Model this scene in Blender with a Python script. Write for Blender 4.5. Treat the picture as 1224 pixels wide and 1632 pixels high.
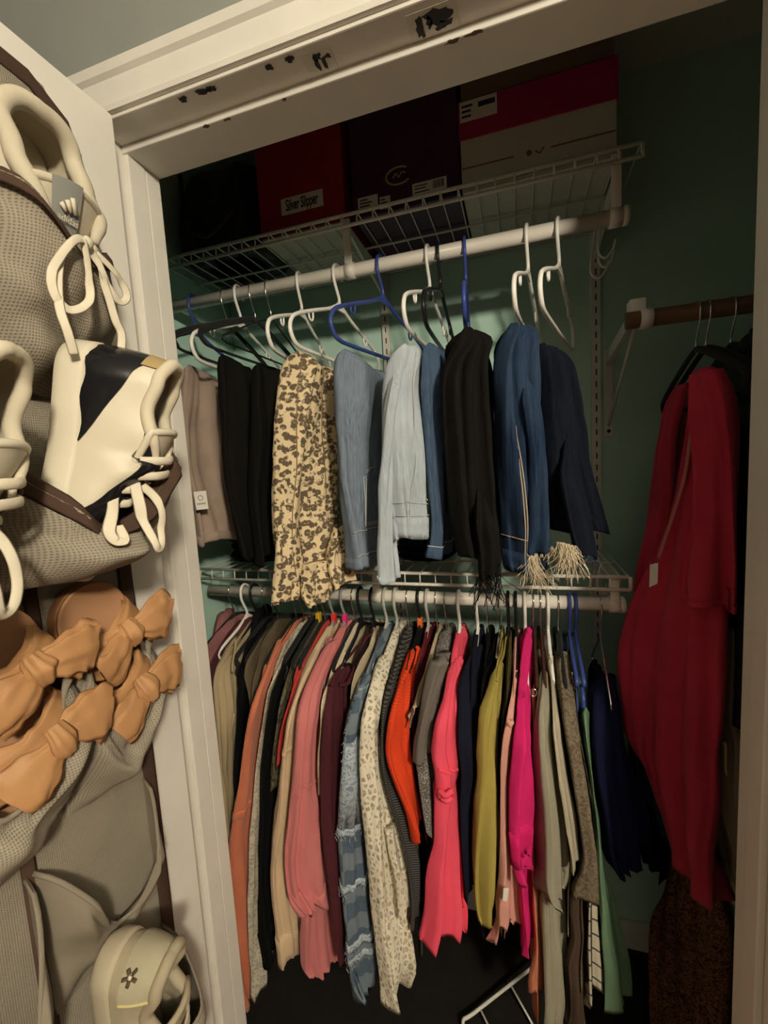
import bpy, bmesh, math, random
import numpy as np
from math import sin, cos, pi, radians
from mathutils import Vector, Matrix, noise

for o in list(bpy.data.objects): bpy.data.objects.remove(o, do_unlink=True)
S = bpy.context.scene
COL = S.collection

# ------------------------------------------------------------------ camera
FPX, IW, IH, CZ = 692.118, 1224.0, 1632.0, 1.5
CR = Vector((0.95420375, 0.29365111, -0.05713346))
CU = Vector((0.02343212, 0.11703017, 0.99285189))
CW = Vector((-0.29823839, 0.94872175, -0.10478976))
camd = bpy.data.cameras.new('camera'); cam = bpy.data.objects.new('camera', camd); COL.objects.link(cam)
camd.sensor_fit = 'HORIZONTAL'; camd.sensor_width = 36.0; camd.lens = FPX / IW * 36.0
camd.clip_start = 0.01; camd.clip_end = 50
m3 = Matrix((CR, CU, -CW)).transposed()
cam.matrix_world = Matrix.Translation((0, 0, CZ)) @ m3.to_4x4()
S.camera = cam

# ------------------------------------------------------------------ light, exposure
S.view_settings.view_transform = 'Standard'; S.view_settings.look = 'None'
S.view_settings.gamma = 1.0; S.view_settings.exposure = 0.14
S.view_settings.use_curve_mapping = False
W = bpy.data.worlds.new('world'); S.world = W; W.use_nodes = True
W.node_tree.nodes['Background'].inputs[0].default_value = (1.0, 0.86, 0.62, 1)
W.node_tree.nodes['Background'].inputs[1].default_value = 0.04
LIGHT_POS = (0.93, -0.98, 2.20); LIGHT_POWER = 124.0
ld = bpy.data.lights.new('room_lamp_offscreen', 'POINT'); ld.energy = LIGHT_POWER; ld.color = (1.0, 0.885, 0.69); ld.shadow_soft_size = 0.085
lo = bpy.data.objects.new('room_lamp_offscreen', ld); COL.objects.link(lo); lo.location = LIGHT_POS

# ------------------------------------------------------------------ pixel helpers (direction only; depth is always given)
def ratio(px, py):
    q = CR * ((px - IW / 2) / FPX) - CU * ((py - IH / 2) / FPX) + CW
    return q / q.y
def at(px, py, d):
    q = ratio(px, py) * d
    return Vector((q.x, q.y, q.z + CZ))
def atx(px, py, x):
    q = ratio(px, py); q = q * (x / q.x)
    return Vector((q.x, q.y, q.z + CZ))
def atz(px, py, z):
    q = ratio(px, py); q = q * ((z - CZ) / q.z)
    return Vector((q.x, q.y, q.z + CZ))

# ------------------------------------------------------------------ objects
def thing(name, label, cat, loc=(0, 0, 0), group=None):
    o = bpy.data.objects.new(name, None); COL.objects.link(o); o.location = loc; o.empty_display_size = .02
    o['label'] = label; o['category'] = cat
    if group: o['group'] = group
    return o
def worldloc(o):
    v = Vector((0, 0, 0))
    while o: v += Vector(o.location); o = o.parent
    return v
def mk(name, V, F, mat, parent=None, smooth=True, kind=None):
    off = worldloc(parent) if parent else Vector((0, 0, 0))
    me = bpy.data.meshes.new(name)
    me.from_pydata([tuple(Vector(v) - off) for v in V], [], F)
    me.validate()
    bm = bmesh.new(); bm.from_mesh(me); bmesh.ops.recalc_face_normals(bm, faces=bm.faces); bm.to_mesh(me); bm.free()
    if smooth: me.polygons.foreach_set('use_smooth', [True] * len(me.polygons))
    me.materials.append(mat)
    o = bpy.data.objects.new(name, me); COL.objects.link(o)
    if parent: o.parent = parent
    if kind: o['kind'] = kind
    return o
def tag(o, label, cat, group=None):
    o['label'] = label; o['category'] = cat
    if group: o['group'] = group
    return o
class G:
    def __init__(s): s.V = []; s.F = []
    def add(s, V, F):
        n = len(s.V); s.V += [tuple(v) for v in V]; s.F += [tuple(i + n for i in f) for f in F]; return s
    def box(s, a, b, bev=0.0):
        (x0, y0, z0), (x1, y1, z1) = a, b
        x0, x1 = min(x0, x1), max(x0, x1); y0, y1 = min(y0, y1), max(y0, y1); z0, z1 = min(z0, z1), max(z0, z1)
        if bev <= 0:
            V = [(x, y, z) for z in (z0, z1) for y in (y0, y1) for x in (x0, x1)]
            return s.add(V, [(0, 1, 3, 2), (4, 6, 7, 5), (0, 4, 5, 1), (2, 3, 7, 6), (0, 2, 6, 4), (1, 5, 7, 3)])
        bm = bmesh.new(); bmesh.ops.create_cube(bm, size=1)
        for v in bm.verts: v.co = Vector(((x0 + x1) / 2 + v.co.x * (x1 - x0), (y0 + y1) / 2 + v.co.y * (y1 - y0), (z0 + z1) / 2 + v.co.z * (z1 - z0)))
        bmesh.ops.bevel(bm, geom=list(bm.edges), offset=bev, segments=2, affect='EDGES', profile=.6)
        bm.verts.index_update()
        s.add([v.co.copy() for v in bm.verts], [[v.index for v in f.verts] for f in bm.faces]); bm.free(); return s
    def hexa(s, P):   # 8 corners: bottom 4 ccw, top 4 ccw
        return s.add(P, [(0, 3, 2, 1), (4, 5, 6, 7), (0, 1, 5, 4), (1, 2, 6, 5), (2, 3, 7, 6), (3, 0, 4, 7)])
    def tube(s, pts, r, n=8, closed=False, flat=None, up=None):
        pts = [Vector(p) for p in pts]; m = len(pts)
        rr = r if isinstance(r, (list, tuple)) else [r] * m
        V = []; prev = None
        for i, p in enumerate(pts):
            if closed: t = pts[(i + 1) % m] - pts[i - 1]
            else: t = pts[min(i + 1, m - 1)] - pts[max(i - 1, 0)]
            if t.length < 1e-9: t = Vector((0, 0, 1))
            t.normalize()
            if up is not None: a = Vector(up) - t * t.dot(Vector(up))
            elif prev is None:
                a = Vector((0, 0, 1)) if abs(t.z) < .9 else Vector((1, 0, 0)); a = a - t * a.dot(t)
            else: a = prev - t * prev.dot(t)
            if a.length < 1e-6: a = Vector((1, 0, 0)) - t * t.x
            a.normalize(); prev = a; b = t.cross(a)
            fl = 1.0 if flat is None else flat
            for k in range(n):
                an = 2 * pi * k / n
                V.append(p + a * (cos(an) * rr[i] * fl) + b * (sin(an) * rr[i]))
        F = []
        for i in range(m if closed else m - 1):
            j = (i + 1) % m
            for k in range(n):
                l = (k + 1) % n
                F.append((i * n + k, i * n + l, j * n + l, j * n + k))
        if not closed:
            F.append(tuple(range(n - 1, -1, -1))); F.append(tuple((m - 1) * n + k for k in range(n)))
        return s.add(V, F)
    def grid(s, f, nu, nv, wrap=False):
        V = [f(i / (nu if wrap else nu - 1), j / (nv - 1)) for j in range(nv) for i in range(nu)]
        F = []
        for j in range(nv - 1):
            for i in range(nu if wrap else nu - 1):
                k = (i + 1) % nu
                F.append((j * nu + i, j * nu + k, (j + 1) * nu + k, (j + 1) * nu + i))
        return s.add(V, F)
    def out(s, name, mat, parent=None, smooth=True, kind=None): return mk(name, s.V, s.F, mat, parent, smooth, kind)
def spline(P, n=8, closed=False):
    P = [Vector(p) for p in P]; m = len(P); out = []
    for i in range(m if closed else m - 1):
        if closed: a, b, c, d = P[i - 1], P[i], P[(i + 1) % m], P[(i + 2) % m]
        else: a, b, c, d = P[max(i - 1, 0)], P[i], P[i + 1], P[min(i + 2, m - 1)]
        for k in range(n):
            t = k / n
            out.append(.5 * ((2 * b) + (c - a) * t + (2 * a - 5 * b + 4 * c - d) * t * t + (3 * b - a - 3 * c + d) * t ** 3))
    if not closed: out.append(P[-1])
    return out
def text_on(name, s, size, org, right, up, mat, parent, squeeze=1.0, align='CENTER', bold=0.0):
    cu = bpy.data.curves.new(name, 'FONT'); cu.body = s; cu.size = size; cu.align_x = align; cu.align_y = 'CENTER'; cu.extrude = .0002; cu.offset = bold
    t = bpy.data.objects.new(name, cu); COL.objects.link(t)
    dg = bpy.context.evaluated_depsgraph_get()
    me = bpy.data.meshes.new_from_object(t.evaluated_get(dg))
    bpy.data.objects.remove(t)
    r = Vector(right).normalized(); u = Vector(up).normalized(); n = r.cross(u)
    off = Vector(org) - (worldloc(parent) if parent else Vector())
    for v in me.vertices: v.co = off + r * (v.co.x * squeeze) + u * v.co.y + n * v.co.z
    me.materials.clear(); me.materials.append(mat)
    o = bpy.data.objects.new(name, me); COL.objects.link(o)
    if parent: o.parent = parent
    return o

# ------------------------------------------------------------------ materials
MATS = {}
def mat(name, col, rough=.7, pattern='plain', col2=None, col3=None, scale=1.0, var=.10, bump=.25, metal=0.0, fine=900, sheen=0.0, spec=.3, wr=60, wrd=.0022):
    if name in MATS: return MATS[name]
    m = bpy.data.materials.new(name); m.use_nodes = True; MATS[name] = m
    nt = m.node_tree; N = nt.nodes; L = nt.links
    b = N['Principled BSDF']; b.inputs['Roughness'].default_value = rough; b.inputs['Metallic'].default_value = metal
    b.inputs['Specular IOR Level'].default_value = spec
    if sheen > .2: sheen *= .25; b.inputs['Sheen Weight'].default_value = sheen; b.inputs['Sheen Roughness'].default_value = .5
    tc = N.new('ShaderNodeTexCoord'); OB = tc.outputs['Object']
    c1 = (*col, 1); c2 = (*(col2 or [k * .5 for k in col]), 1); c3 = (*(col3 or c2[:3]), 1)
    def mapping(sx, sy, sz, rot=(0, 0, 0)):
        n = N.new('ShaderNodeMapping'); n.inputs['Scale'].default_value = (sx, sy, sz); n.inputs['Rotation'].default_value = rot
        L.new(OB, n.inputs['Vector']); return n.outputs[0]
    def nz(vec, sc, det=2, dist=0):
        n = N.new('ShaderNodeTexNoise'); n.inputs['Scale'].default_value = sc; n.inputs['Detail'].default_value = det; n.inputs['Distortion'].default_value = dist
        L.new(vec, n.inputs['Vector']); return n.outputs['Fac']
    def ramp(fac, stops, const=False):
        n = N.new('ShaderNodeValToRGB'); e = n.color_ramp.elements
        if const: n.color_ramp.interpolation = 'CONSTANT'
        while len(e) < len(stops): e.new(.5)
        for k, (p, c) in enumerate(stops): e[k].position = p; e[k].color = c
        L.new(fac, n.inputs[0]); return n.outputs[0]
    def mix(fac, a, c, t='MIX'):
        n = N.new('ShaderNodeMix'); n.data_type = 'RGBA'; n.blend_type = t
        for key, v in ((0, fac), (6, a), (7, c)):
            if hasattr(v, 'is_linked') or hasattr(v, 'links'): L.new(v, n.inputs[key])
            else: n.inputs[key].default_value = v
        return n.outputs[2]
    W1 = (1, 1, 1, 1); K = (0, 0, 0, 1)
    lo_ = (1 - var, 1 - var, 1 - var, 1); hi_ = (1 + var * .5,) * 3 + (1,)
    height = None
    if pattern == 'plain': colr = c1
    elif pattern == 'denim':
        f = ramp(nz(mapping(150, 150, 13), 2.5 * scale, 3), [(.32, K), (.68, W1)]); g = nz(OB, 9 * scale, 3)
        colr = mix(f, c1, c2)
        colr = mix(ramp(g, [(.38, K), (.7, W1)]), colr, c3)
    elif pattern == 'leopard':
        w = N.new('ShaderNodeTexNoise'); w.inputs['Scale'].default_value = 45; L.new(OB, w.inputs['Vector'])
        add = N.new('ShaderNodeVectorMath'); add.operation = 'MULTIPLY_ADD'; L.new(w.outputs['Color'], add.inputs[0]); add.inputs[1].default_value = (.016, .016, .016); L.new(OB, add.inputs[2])
        mp = N.new('ShaderNodeMapping'); mp.inputs['Scale'].default_value = (1.0, 1.0, 1.25); L.new(add.outputs[0], mp.inputs['Vector'])
        v = N.new('ShaderNodeTexVoronoi'); v.inputs['Scale'].default_value = 62 * scale; v.inputs['Randomness'].default_value = .8; L.new(mp.outputs[0], v.inputs['Vector'])
        sp = ramp(v.outputs['Distance'], [(0, K), (.14, K), (.20, W1), (.50, W1), (.58, K)])
        cl = ramp(v.outputs['Distance'], [(0, W1), (.16, W1), (.24, K)])
        brk = ramp(nz(OB, 80, 1), [(.36, K), (.46, W1)])
        ring = mix(1.0, sp, brk, 'MULTIPLY')
        colr = mix(cl, c1, c3); colr = mix(ring, colr, c2)
    elif pattern == 'lace':
        v = N.new('ShaderNodeTexVoronoi'); v.feature = 'DISTANCE_TO_EDGE'; v.inputs['Scale'].default_value = 75 * scale; L.new(mapping(1.2, 1.2, .8), v.inputs['Vector'])
        h = ramp(v.outputs['Distance'], [(.0, W1), (.12, W1), (.22, K)])
        n2 = ramp(nz(OB, 160, 2), [(.45, K), (.6, W1)])
        h = mix(1.0, h, mix(.5, K, n2), 'ADD'); colr = mix(h, c2, c1); height = h
    elif pattern == 'stripe' or pattern == 'rib':
        w = N.new('ShaderNodeTexWave'); w.inputs['Scale'].default_value = scale; w.bands_direction = 'Z' if pattern == 'stripe' else 'Y'
        w.inputs['Distortion'].default_value = .8; w.inputs['Detail'].default_value = 1; L.new(OB, w.inputs['Vector'])
        colr = mix(w.outputs['Fac'], c1, c2); height = w.outputs['Fac']
    elif pattern == 'check':
        ch = N.new('ShaderNodeTexChecker'); ch.inputs['Scale'].default_value = scale; ch.inputs['Color1'].default_value = c1; ch.inputs['Color2'].default_value = c2; L.new(mapping(1.0, 1.0, 1.3), ch.inputs['Vector'])
        f = nz(mapping(300, 300, 40), 2, 2); colr = mix(ramp(f, [(.35, K), (.8, (.35,) * 3 + (1,))]), ch.outputs[0], c3)
    elif pattern == 'grid':
        br = N.new('ShaderNodeTexBrick'); br.inputs['Scale'].default_value = scale; br.inputs['Color1'].default_value = c1; br.inputs['Color2'].default_value = c1; br.inputs['Mortar'].default_value = c2
        br.inputs['Mortar Size'].default_value = .035; br.inputs['Brick Width'].default_value = .55; br.inputs['Row Height'].default_value = .32
        L.new(mapping(1, 1, 1, (pi / 2, 0, pi / 2)), br.inputs['Vector']); colr = br.outputs[0]
    elif pattern == 'print':
        f = nz(OB, 55 * scale, 3, 1.5); colr = ramp(f, [(.36, c2), (.46, c1), (.54, c3), (.62, c2)])
    elif pattern == 'cow':
        f = nz(OB, 17 * scale, 1, .6); colr = ramp(f, [(.0, c1), (.535, c2)], True)
    elif pattern == 'mesh':
        wv = N.new('ShaderNodeTexWave'); wv.bands_direction = 'Y'; wv.inputs['Scale'].default_value = 130; L.new(OB, wv.inputs['Vector'])
        wz = N.new('ShaderNodeTexWave'); wz.bands_direction = 'Z'; wz.inputs['Scale'].default_value = 110; L.new(OB, wz.inputs['Vector'])
        h = mix(1.0, wv.outputs['Color'], wz.outputs['Color'], 'MULTIPLY')
        colr = mix(h, c1, c2); height = h
    elif pattern == 'wood':
        f = nz(mapping(2, 60, 60), 3, 4, .5); colr = mix(f, c1, c2)
    elif pattern == 'glitter':
        f = nz(OB, 420, 2); colr = mix(ramp(f, [(.5, K), (.62, W1)]), c1, c2)
    elif pattern == 'peel':
        f = nz(OB, 90, 4, 1); colr = ramp(f, [(.0, c1), (.5, c2)], True)
    big = nz(OB, 14, 3)
    colr = mix(1.0, colr, ramp(big, [(.3, lo_), (.7, hi_)]), 'MULTIPLY')
    L.new(colr, b.inputs['Base Color'])
    if bump > 0:
        bp = N.new('ShaderNodeBump'); bp.inputs['Strength'].default_value = bump; bp.inputs['Distance'].default_value = .0006
        if height is None: height = nz(OB, fine, 1)
        L.new(height, bp.inputs['Height'])
        if wrd > 0:
            b2 = N.new('ShaderNodeBump'); b2.inputs['Strength'].default_value = .5; b2.inputs['Distance'].default_value = wrd * 3
            L.new(nz(mapping(1, 1, .45), wr * .45, 2, .4), b2.inputs['Height']); L.new(bp.outputs[0], b2.inputs['Normal']); L.new(b2.outputs[0], b.inputs['Normal'])
        else: L.new(bp.outputs[0], b.inputs['Normal'])
    return m
def solid(name, col, rough=.5, **k):
    k.setdefault('wrd', 0); k.setdefault('bump', 0); k.setdefault('var', .04)
    return mat(name, col, rough, **k)
def cloth(name, col, **k):
    k.setdefault('rough', .9); k.setdefault('spec', .12); k.setdefault('sheen', .0)
    return mat(name, col, **k)

M_trim = mat('white_gloss_trim_paint', (.80, .77, .70), .38, var=.05, bump=.05, fine=80, wrd=.0004, wr=40)
M_door = mat('white_grained_door_paint', (.80, .77, .70), .42, pattern='plain', var=.04, bump=.12, fine=200, wrd=.0003)
M_green = mat('mint_green_wall_paint', (.52, .77, .66), .75, var=.04, bump=.1, fine=300, wrd=0)
M_greywall = mat('grey_room_wall_paint', (.30, .315, .285), .8, var=.04, bump=.1, fine=300, wrd=0)
M_ceil = mat('white_ceiling_paint', (.7, .7, .66), .8, var=.03, bump=.1, fine=200, wrd=0)
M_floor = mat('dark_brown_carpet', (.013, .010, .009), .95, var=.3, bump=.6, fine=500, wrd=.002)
M_roomfloor = mat('room_wood_floor', (.22, .13, .08), .5, pattern='wood', col2=(.14, .08, .05))
M_wire = solid('white_vinyl_wire', (.80, .77, .70), .35)
M_rod = solid('white_painted_rod', (.80, .76, .68), .35)
M_rail = solid('white_steel_rail', (.76, .74, .68), .45)
M_slot = solid('dark_slot', (.03, .03, .03), .8)
M_wood = mat('brown_wood_rod', (.22, .12, .06), .45, pattern='wood', col2=(.13, .07, .035))
M_white = solid('white_plastic', (.90, .88, .83), .3)
M_blueP = solid('blue_plastic', (.045, .075, .30), .3)
M_blackP = solid('black_plastic', (.012, .012, .013), .3)
M_velvet = mat('black_velvet_flock', (.012, .012, .012), .95, bump=.4, wrd=0, sheen=.3)
M_chrome = solid('chrome_wire', (.75, .74, .72), .2, metal=1.0)
M_clear = solid('greyish_clear_plastic', (.52, .50, .46), .25)
M_greyP = solid('grey_plastic', (.30, .31, .32), .35)
M_paper = solid('white_paper_label', (.78, .74, .66), .7)
M_ink = solid('black_ink', (.02, .02, .02), .7)
M_tape = solid('yellowed_white_tape', (.72, .69, .60), .35)

# ================================================================== SETTING
def struct(name, g, m, parent=None, smooth=False):
    o = g.out(name, m, parent, smooth)
    if parent is None: o['kind'] = 'structure'
    return o
YB, XL, XR, CEIL = 1.33, -.925, .86, 2.44
JX0, JX1, HZ = -.600, .290, 2.036      # jamb faces and header underside
struct('wall_back', G().box((XL - .1, YB, 0), (XR + .1, YB + .1, CEIL)), M_green)
struct('wall_left', G().box((XL - .1, .68, 0), (XL, YB, CEIL)), M_green)
struct('wall_right', G().box((XR, .68, 0), (XR + .1, YB, CEIL)), M_green)
struct('ceiling', G().box((-2.4, -3.0, CEIL), (2.4, YB + .1, CEIL + .1)), M_ceil)
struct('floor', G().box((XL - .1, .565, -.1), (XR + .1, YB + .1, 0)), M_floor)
struct('floor_room', G().box((-2.4, -3.0, -.1), (2.4, .565, 0)), M_roomfloor)
gw = G(); gw.box((-2.4, .567, 0), (JX0 - .018, .678, CEIL)).box((JX1 + .018, .567, 0), (2.4, .678, CEIL)).box((JX0 - .018, .567, HZ + .018), (JX1 + .018, .678, CEIL))
struct('wall_front', gw, M_greywall)
# jambs with stops
struct('trim_1', G().box((JX0 - .018, .562, 0), (JX0, .68, HZ + .018), .002), M_trim)
struct('trim_2', G().box((JX1, .562, 0), (JX1 + .018, .68, HZ + .018), .002), M_trim)
struct('trim_3', G().box((JX0, .562, HZ), (JX1, .68, HZ + .018), .002), M_trim)
struct('trim_4', G().box((JX0, .612, 0), (JX0 + .008, .647, HZ - .008), .002).box((JX0, .6485, 0), (JX0 + .007, .68, HZ - .009), .002), M_trim)
struct('trim_5', G().box((JX1 - .010, .612, 0), (JX1, .647, HZ - .008), .002).box((JX1 - .006, .6485, 0), (JX1, .68, HZ - .009), .002), M_trim)
struct('trim_6', G().box((JX0, .609, HZ - .011), (JX1, .68, HZ), .002), M_trim)
def casing(name, p0, p1, inn, out):   # profile swept between two points; inn->out runs away from the opening
    prof = [(0, .0), (0, .012), (.006, .014), (.009, .010), (.040, .013), (.044, .019), (.056, .021), (.060, .014), (.060, 0)]
    g = G(); V = []
    for (p, k) in ((Vector(p0), 0), (Vector(p1), 1)):
        for s, h in prof: V.append(p + Vector(inn[k]) * s * -1 + Vector((0, -h, 0)))
    n = len(prof); F = [(i, (i + 1) % n, n + (i + 1) % n, n + i) for i in range(n)] + [tuple(range(n)), tuple(range(2 * n - 1, n - 1, -1))]
    g.add(V, F); struct(name, g, M_trim)
y0 = .567
casing('trim_7', (JX0 - .005, y0, HZ + .005), (JX1 + .005, y0, HZ + .005), ((1, 0, -1), (-1, 0, -1)), 0)
casing('trim_8', (JX0 - .005, y0, 0), (JX0 - .005, y0, HZ + .005), ((1, 0, 0), (1, 0, -1)), 0)
casing('trim_9', (JX1 + .005, y0, 0), (JX1 + .005, y0, HZ + .005), ((-1, 0, 0), (-1, 0, -1)), 0)
struct('baseboard_back', G().box((XL, YB - .014, 0), (XR, YB, .09), .003), M_trim)
struct('baseboard_left', G().box((XL, .68, 0), (XL + .014, YB - .014, .09), .003), M_trim)
struct('baseboard_right', G().box((XR - .014, .68, 0), (XR, YB - .014, .09), .003), M_trim)

# torn paint and old tape patches on the header underside
random.seed(5)
M_peelblk = solid('bare_black_patch', (.03, .025, .02), .6)
M_flake = solid('flaking_paint_chip', (.72, .68, .58), .5)
def blob(g, c, rx, ry, z, jag=.35, n=14, th=.0006):
    rs = [1 + random.uniform(-jag, jag) for _ in range(n)]
    top = [(c[0] + rx * rs[k] * cos(2 * pi * k / n), c[1] + ry * rs[k] * sin(2 * pi * k / n), z) for k in range(n)]
    bot = [(p[0], p[1], z - th) for p in top]
    g.add(top + bot, [tuple(range(n)), tuple(range(2 * n - 1, n - 1, -1))] + [(k, (k + 1) % n, n + (k + 1) % n, n + k) for k in range(n)])
th_ = thing('paint_damage', 'torn paint and black bare patches under the white door header', 'paint patches', (0, .59, HZ))
for (x, y, rx, ry) in [(atz(690, 34, HZ).x, .590, .030, .018), (atz(509, 97, HZ).x, .590, .020, .014)]:
    g = G(); zz = HZ - .0003
    g.box((x - rx, y - ry, zz - .0008), (x + rx, y + ry, zz)); g.out('tape_strip', M_tape, th_, False)
zz = HZ - .0012
xa = atz(690, 34, HZ).x; xb = atz(509, 97, HZ).x
g = G(); blob(g, (xa + .008, .584), .016, .008, zz, .4); blob(g, (xa + .012, .597), .010, .006, zz, .4); blob(g, (xa - .016, .592), .005, .011, zz, .4); blob(g, (xa - .004, .590), .004, .009, zz, .4)
g.out('bare_patch', M_peelblk, th_, False)
g = G(); blob(g, (xb, .580), .005, .006, zz, .4); blob(g, (xb - .004, .589), .003, .010, zz, .3); blob(g, (xb + .006, .591), .003, .009, zz, .3); blob(g, (xb + .014, .584), .004, .003, zz, .5)
g.out('bare_patch', M_peelblk, th_, False)
for px, py, rx in [(300, 168, .006), (330, 155, .010), (435, 115, .005), (465, 102, .006), (345, 150, .006)]:
    p = atz(px, py, HZ); g = G(); blob(g, (p.x, .572), rx, .004, HZ - .0002, .5); g.out('paint_chip', M_peelblk, th_, False)
for px, py, rx in [(330, 203, .005), (365, 192, .008), (455, 161, .004), (760, 52, .012), (720, 65, .008)]:
    p = atz(px, py, HZ - .011); g = G(); blob(g, (p.x, .6115), rx, .0028, HZ - .0108, .5); g.out('paint_chip', solid('old_brown_wood', (.16, .12, .08), .8), th_, False)

# ---------------------------------------------------------------- door, standing open at a right angle
DX = -.553
door = G().box((DX - .037, -.34, .012), (DX, .552, 2.030), .002).out('door_1', M_door, None, False); door['kind'] = 'structure'
for z0, z1 in ((1.035, 1.92), (.16, .84)):
    for ya, yb in ((.10, .468), (-.27, .06)):
        g = G()
        def ring(a, b, x0, x1):
            (A, B), (C_, D) = a, b
            P = lambda i, x: [(x, ya + i, z0 + i), (x, yb - i, z0 + i), (x, yb - i, z1 - i), (x, ya + i, z1 - i)]
            o_, i_ = P(A, x0), P(C_, x1)
            g.add(o_ + i_, [(k, (k + 1) % 4, 4 + (k + 1) % 4, 4 + k) for k in range(4)])
        ring((0, 0), (.006, 0), DX + .0002, DX + .005); ring((.006, 0), (.014, 0), DX + .005, DX + .0055); ring((.014, 0), (.022, 0), DX + .0055, DX + .0004)
        g.out('door_panel_moulding', M_door, door, False)
for z in (.25, 1.0, 1.80):
    g = G().tube([(DX - .03, .560, z - .045), (DX - .03, .560, z + .045)], .006, 10); g.out('hinge', M_rail, door)

# ================================================================== CLOSET FITTINGS
ROD_D, UPZ, LOZ = 1.03, 1.968, 1.170
SF = 1.004                                   # depth of the shelf front lips
RAIL_R, RAIL_M = .205, -.376
def rail(name, label, x, z0, z1):
    t = thing(name, label, 'rail', (x, YB, z0), 'slotted rails on the back wall')
    G().box((x - .0115, YB - .012, z0), (x + .0115, YB, z1), .001).out('channel', M_rail, t, False)
    z = z0 + .02; g = G()
    while z < z1 - .02:
        for dx in (-.0,):
            g.box((x + dx - .0016, YB - .0126, z), (x + dx + .0016, YB - .0118, z + .016))
        z += .032
    o = g.out('slots', M_slot, t, False)
    o['kind'] = 'stuff'
    for zz in (z0 + .05, (z0 + z1) / 2, z1 - .05): G().tube([(x, YB - .0115, zz), (x, YB - .0135, zz)], .004, 10).out('screw', M_rail, t)
rail('slotted_wall_rail', 'white slotted steel rail on the green wall beside the shelf ends', RAIL_R, .955, 2.20)
rail('slotted_wall_rail', 'white slotted steel rail on the green wall behind the jeans', RAIL_M, .955, 2.20)

def wire_shelf(label, x0, x1, z, lip, group):
    t = thing('wire_shelf', label, 'shelf', ((x0 + x1) / 2, YB, z), group)
    r = .0028
    g = G().tube([(x0, SF, z), (x1, SF, z)], r * 1.45, 8); g.out('front_wire', M_wire, t)
    g = G().tube([(x0, SF - .001, z - lip), (x1, SF - .001, z - lip)], r * 1.45, 8); g.out('lip_wire', M_wire, t)
    for y in (YB - .010, 1.16): G().tube([(x0, y, z - .005), (x1, y, z - .005)], r, 8).out('cross_wire', M_wire, t)
    n = int(round((x1 - x0) / .0381)); proto = None
    for k in range(n + 1):
        x = x0 + (x1 - x0) * k / n
        if proto is None:
            g = G().tube([(x, YB - .008, z), (x, SF + .004, z), (x, SF - .002, z - .003), (x, SF - .003, z - lip)], .0017, 6); proto = g.out('deck_wire', M_wire, t)
        else:
            c = proto.copy(); COL.objects.link(c); c.parent = t; c.location = (x - x0, 0, 0)
    g = G().tube([(x1 + .003, SF, z + .0), (x1 + .003, SF, z - lip - .001)], .003, 8); g.out('end_wire', M_wire, t)
    return t
US = wire_shelf('white wire shelf holding the shoe boxes above the jeans', -.915, .236, 2.080, .024, 'wire shelves')
LS = wire_shelf('white wire shelf just below the hanging jeans', -.872, .217, 1.238, .027, 'wire shelves')
def bracket(label, x, z, lip):
    t = thing('shelf_bracket', label, 'bracket', (x, YB, z), 'shelf brackets')
    P = lambda dx, y, dz: (x + dx, y, z + dz)
    zt = -.006
    g = G().hexa([P(-.003, YB - .012, -.075), P(.003, YB - .012, -.075), P(.003, SF + .03, -.018), P(-.003, SF + .03, -.018),
                  P(-.003, YB - .012, zt), P(.003, YB - .012, zt), P(.003, SF + .03, zt), P(-.003, SF + .03, zt)])
    g.out('arm', M_rail, t, False)
for x, z, l in ((RAIL_R, 2.080, 'white steel arm under the shoe box shelf, on the rail beside the wood rod'), (RAIL_M, 2.080, 'white steel arm under the shoe box shelf, on the rail behind the jeans'),
                (RAIL_R, 1.238, 'white steel arm under the lower shelf, on the rail beside the red robe'), (RAIL_M, 1.238, 'white steel arm under the lower shelf, behind the leopard trousers')):
    bracket(l, x, z, .025)
def rod(label, x0, x1, z, hx, shelfz):
    t = thing('closet_rod', label, 'rod', ((x0 + x1) / 2, ROD_D, z), 'white closet rods')
    G().tube([(x0, ROD_D, z), (x1, ROD_D, z)], .0155, 20).out('tube', M_rod, t)
    G().tube([(x1 - .004, ROD_D, z), (x1 + .006, ROD_D, z)], .0185, 20).out('end_cap', M_rod, t)
    for x in hx:
        g = G().tube([(x - .011, ROD_D, z), (x + .011, ROD_D, z)], .0185, 20)
        g.box((x - .009, ROD_D - .016, z + .012), (x + .009, ROD_D - .009, shelfz - .002), .001)
        g.out('rod_holder', M_rod, t, True)
rod('long white rod that carries the hanging jeans', -.905, .214, UPZ, (-.372, .196), 2.080)
rod('long white rod that carries the crowded row of tops', -.868, .208, LOZ, (-.352, .192), 1.238)
# wooden rod with its bracket
t = thing('wooden_rod', 'brown wooden rod carrying the red robe', 'rod', (.5, ROD_D, 1.765))
G().tube([(.216, ROD_D, 1.765), (XR - .001, ROD_D, 1.765)], .0165, 20).out('pole', M_wood, t)
t = thing('rod_bracket', 'white folding steel bracket holding the end of the wooden rod', 'bracket', (.235, YB, 1.65))
g = G().box((.225, YB - .004, 1.545), (.247, YB, 1.775), .001); g.out('wall_plate', M_rail, t, False)
g = G().hexa([(.230, YB - .004, 1.735), (.242, YB - .004, 1.735), (.242, ROD_D + .01, 1.770), (.230, ROD_D + .01, 1.770), (.230, YB - .004, 1.765), (.242, YB - .004, 1.765), (.242, ROD_D + .01, 1.795), (.230, ROD_D + .01, 1.795)]); g.out('arm', M_rail, t, False)
G().tube([(.236, YB - .006, 1.575), (.236, ROD_D + .02, 1.755)], .0032, 8).out('brace', M_rail, t)
g = G().box((.222, ROD_D - .004, 1.778), (.252, ROD_D + .028, 1.806), .003)
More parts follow.
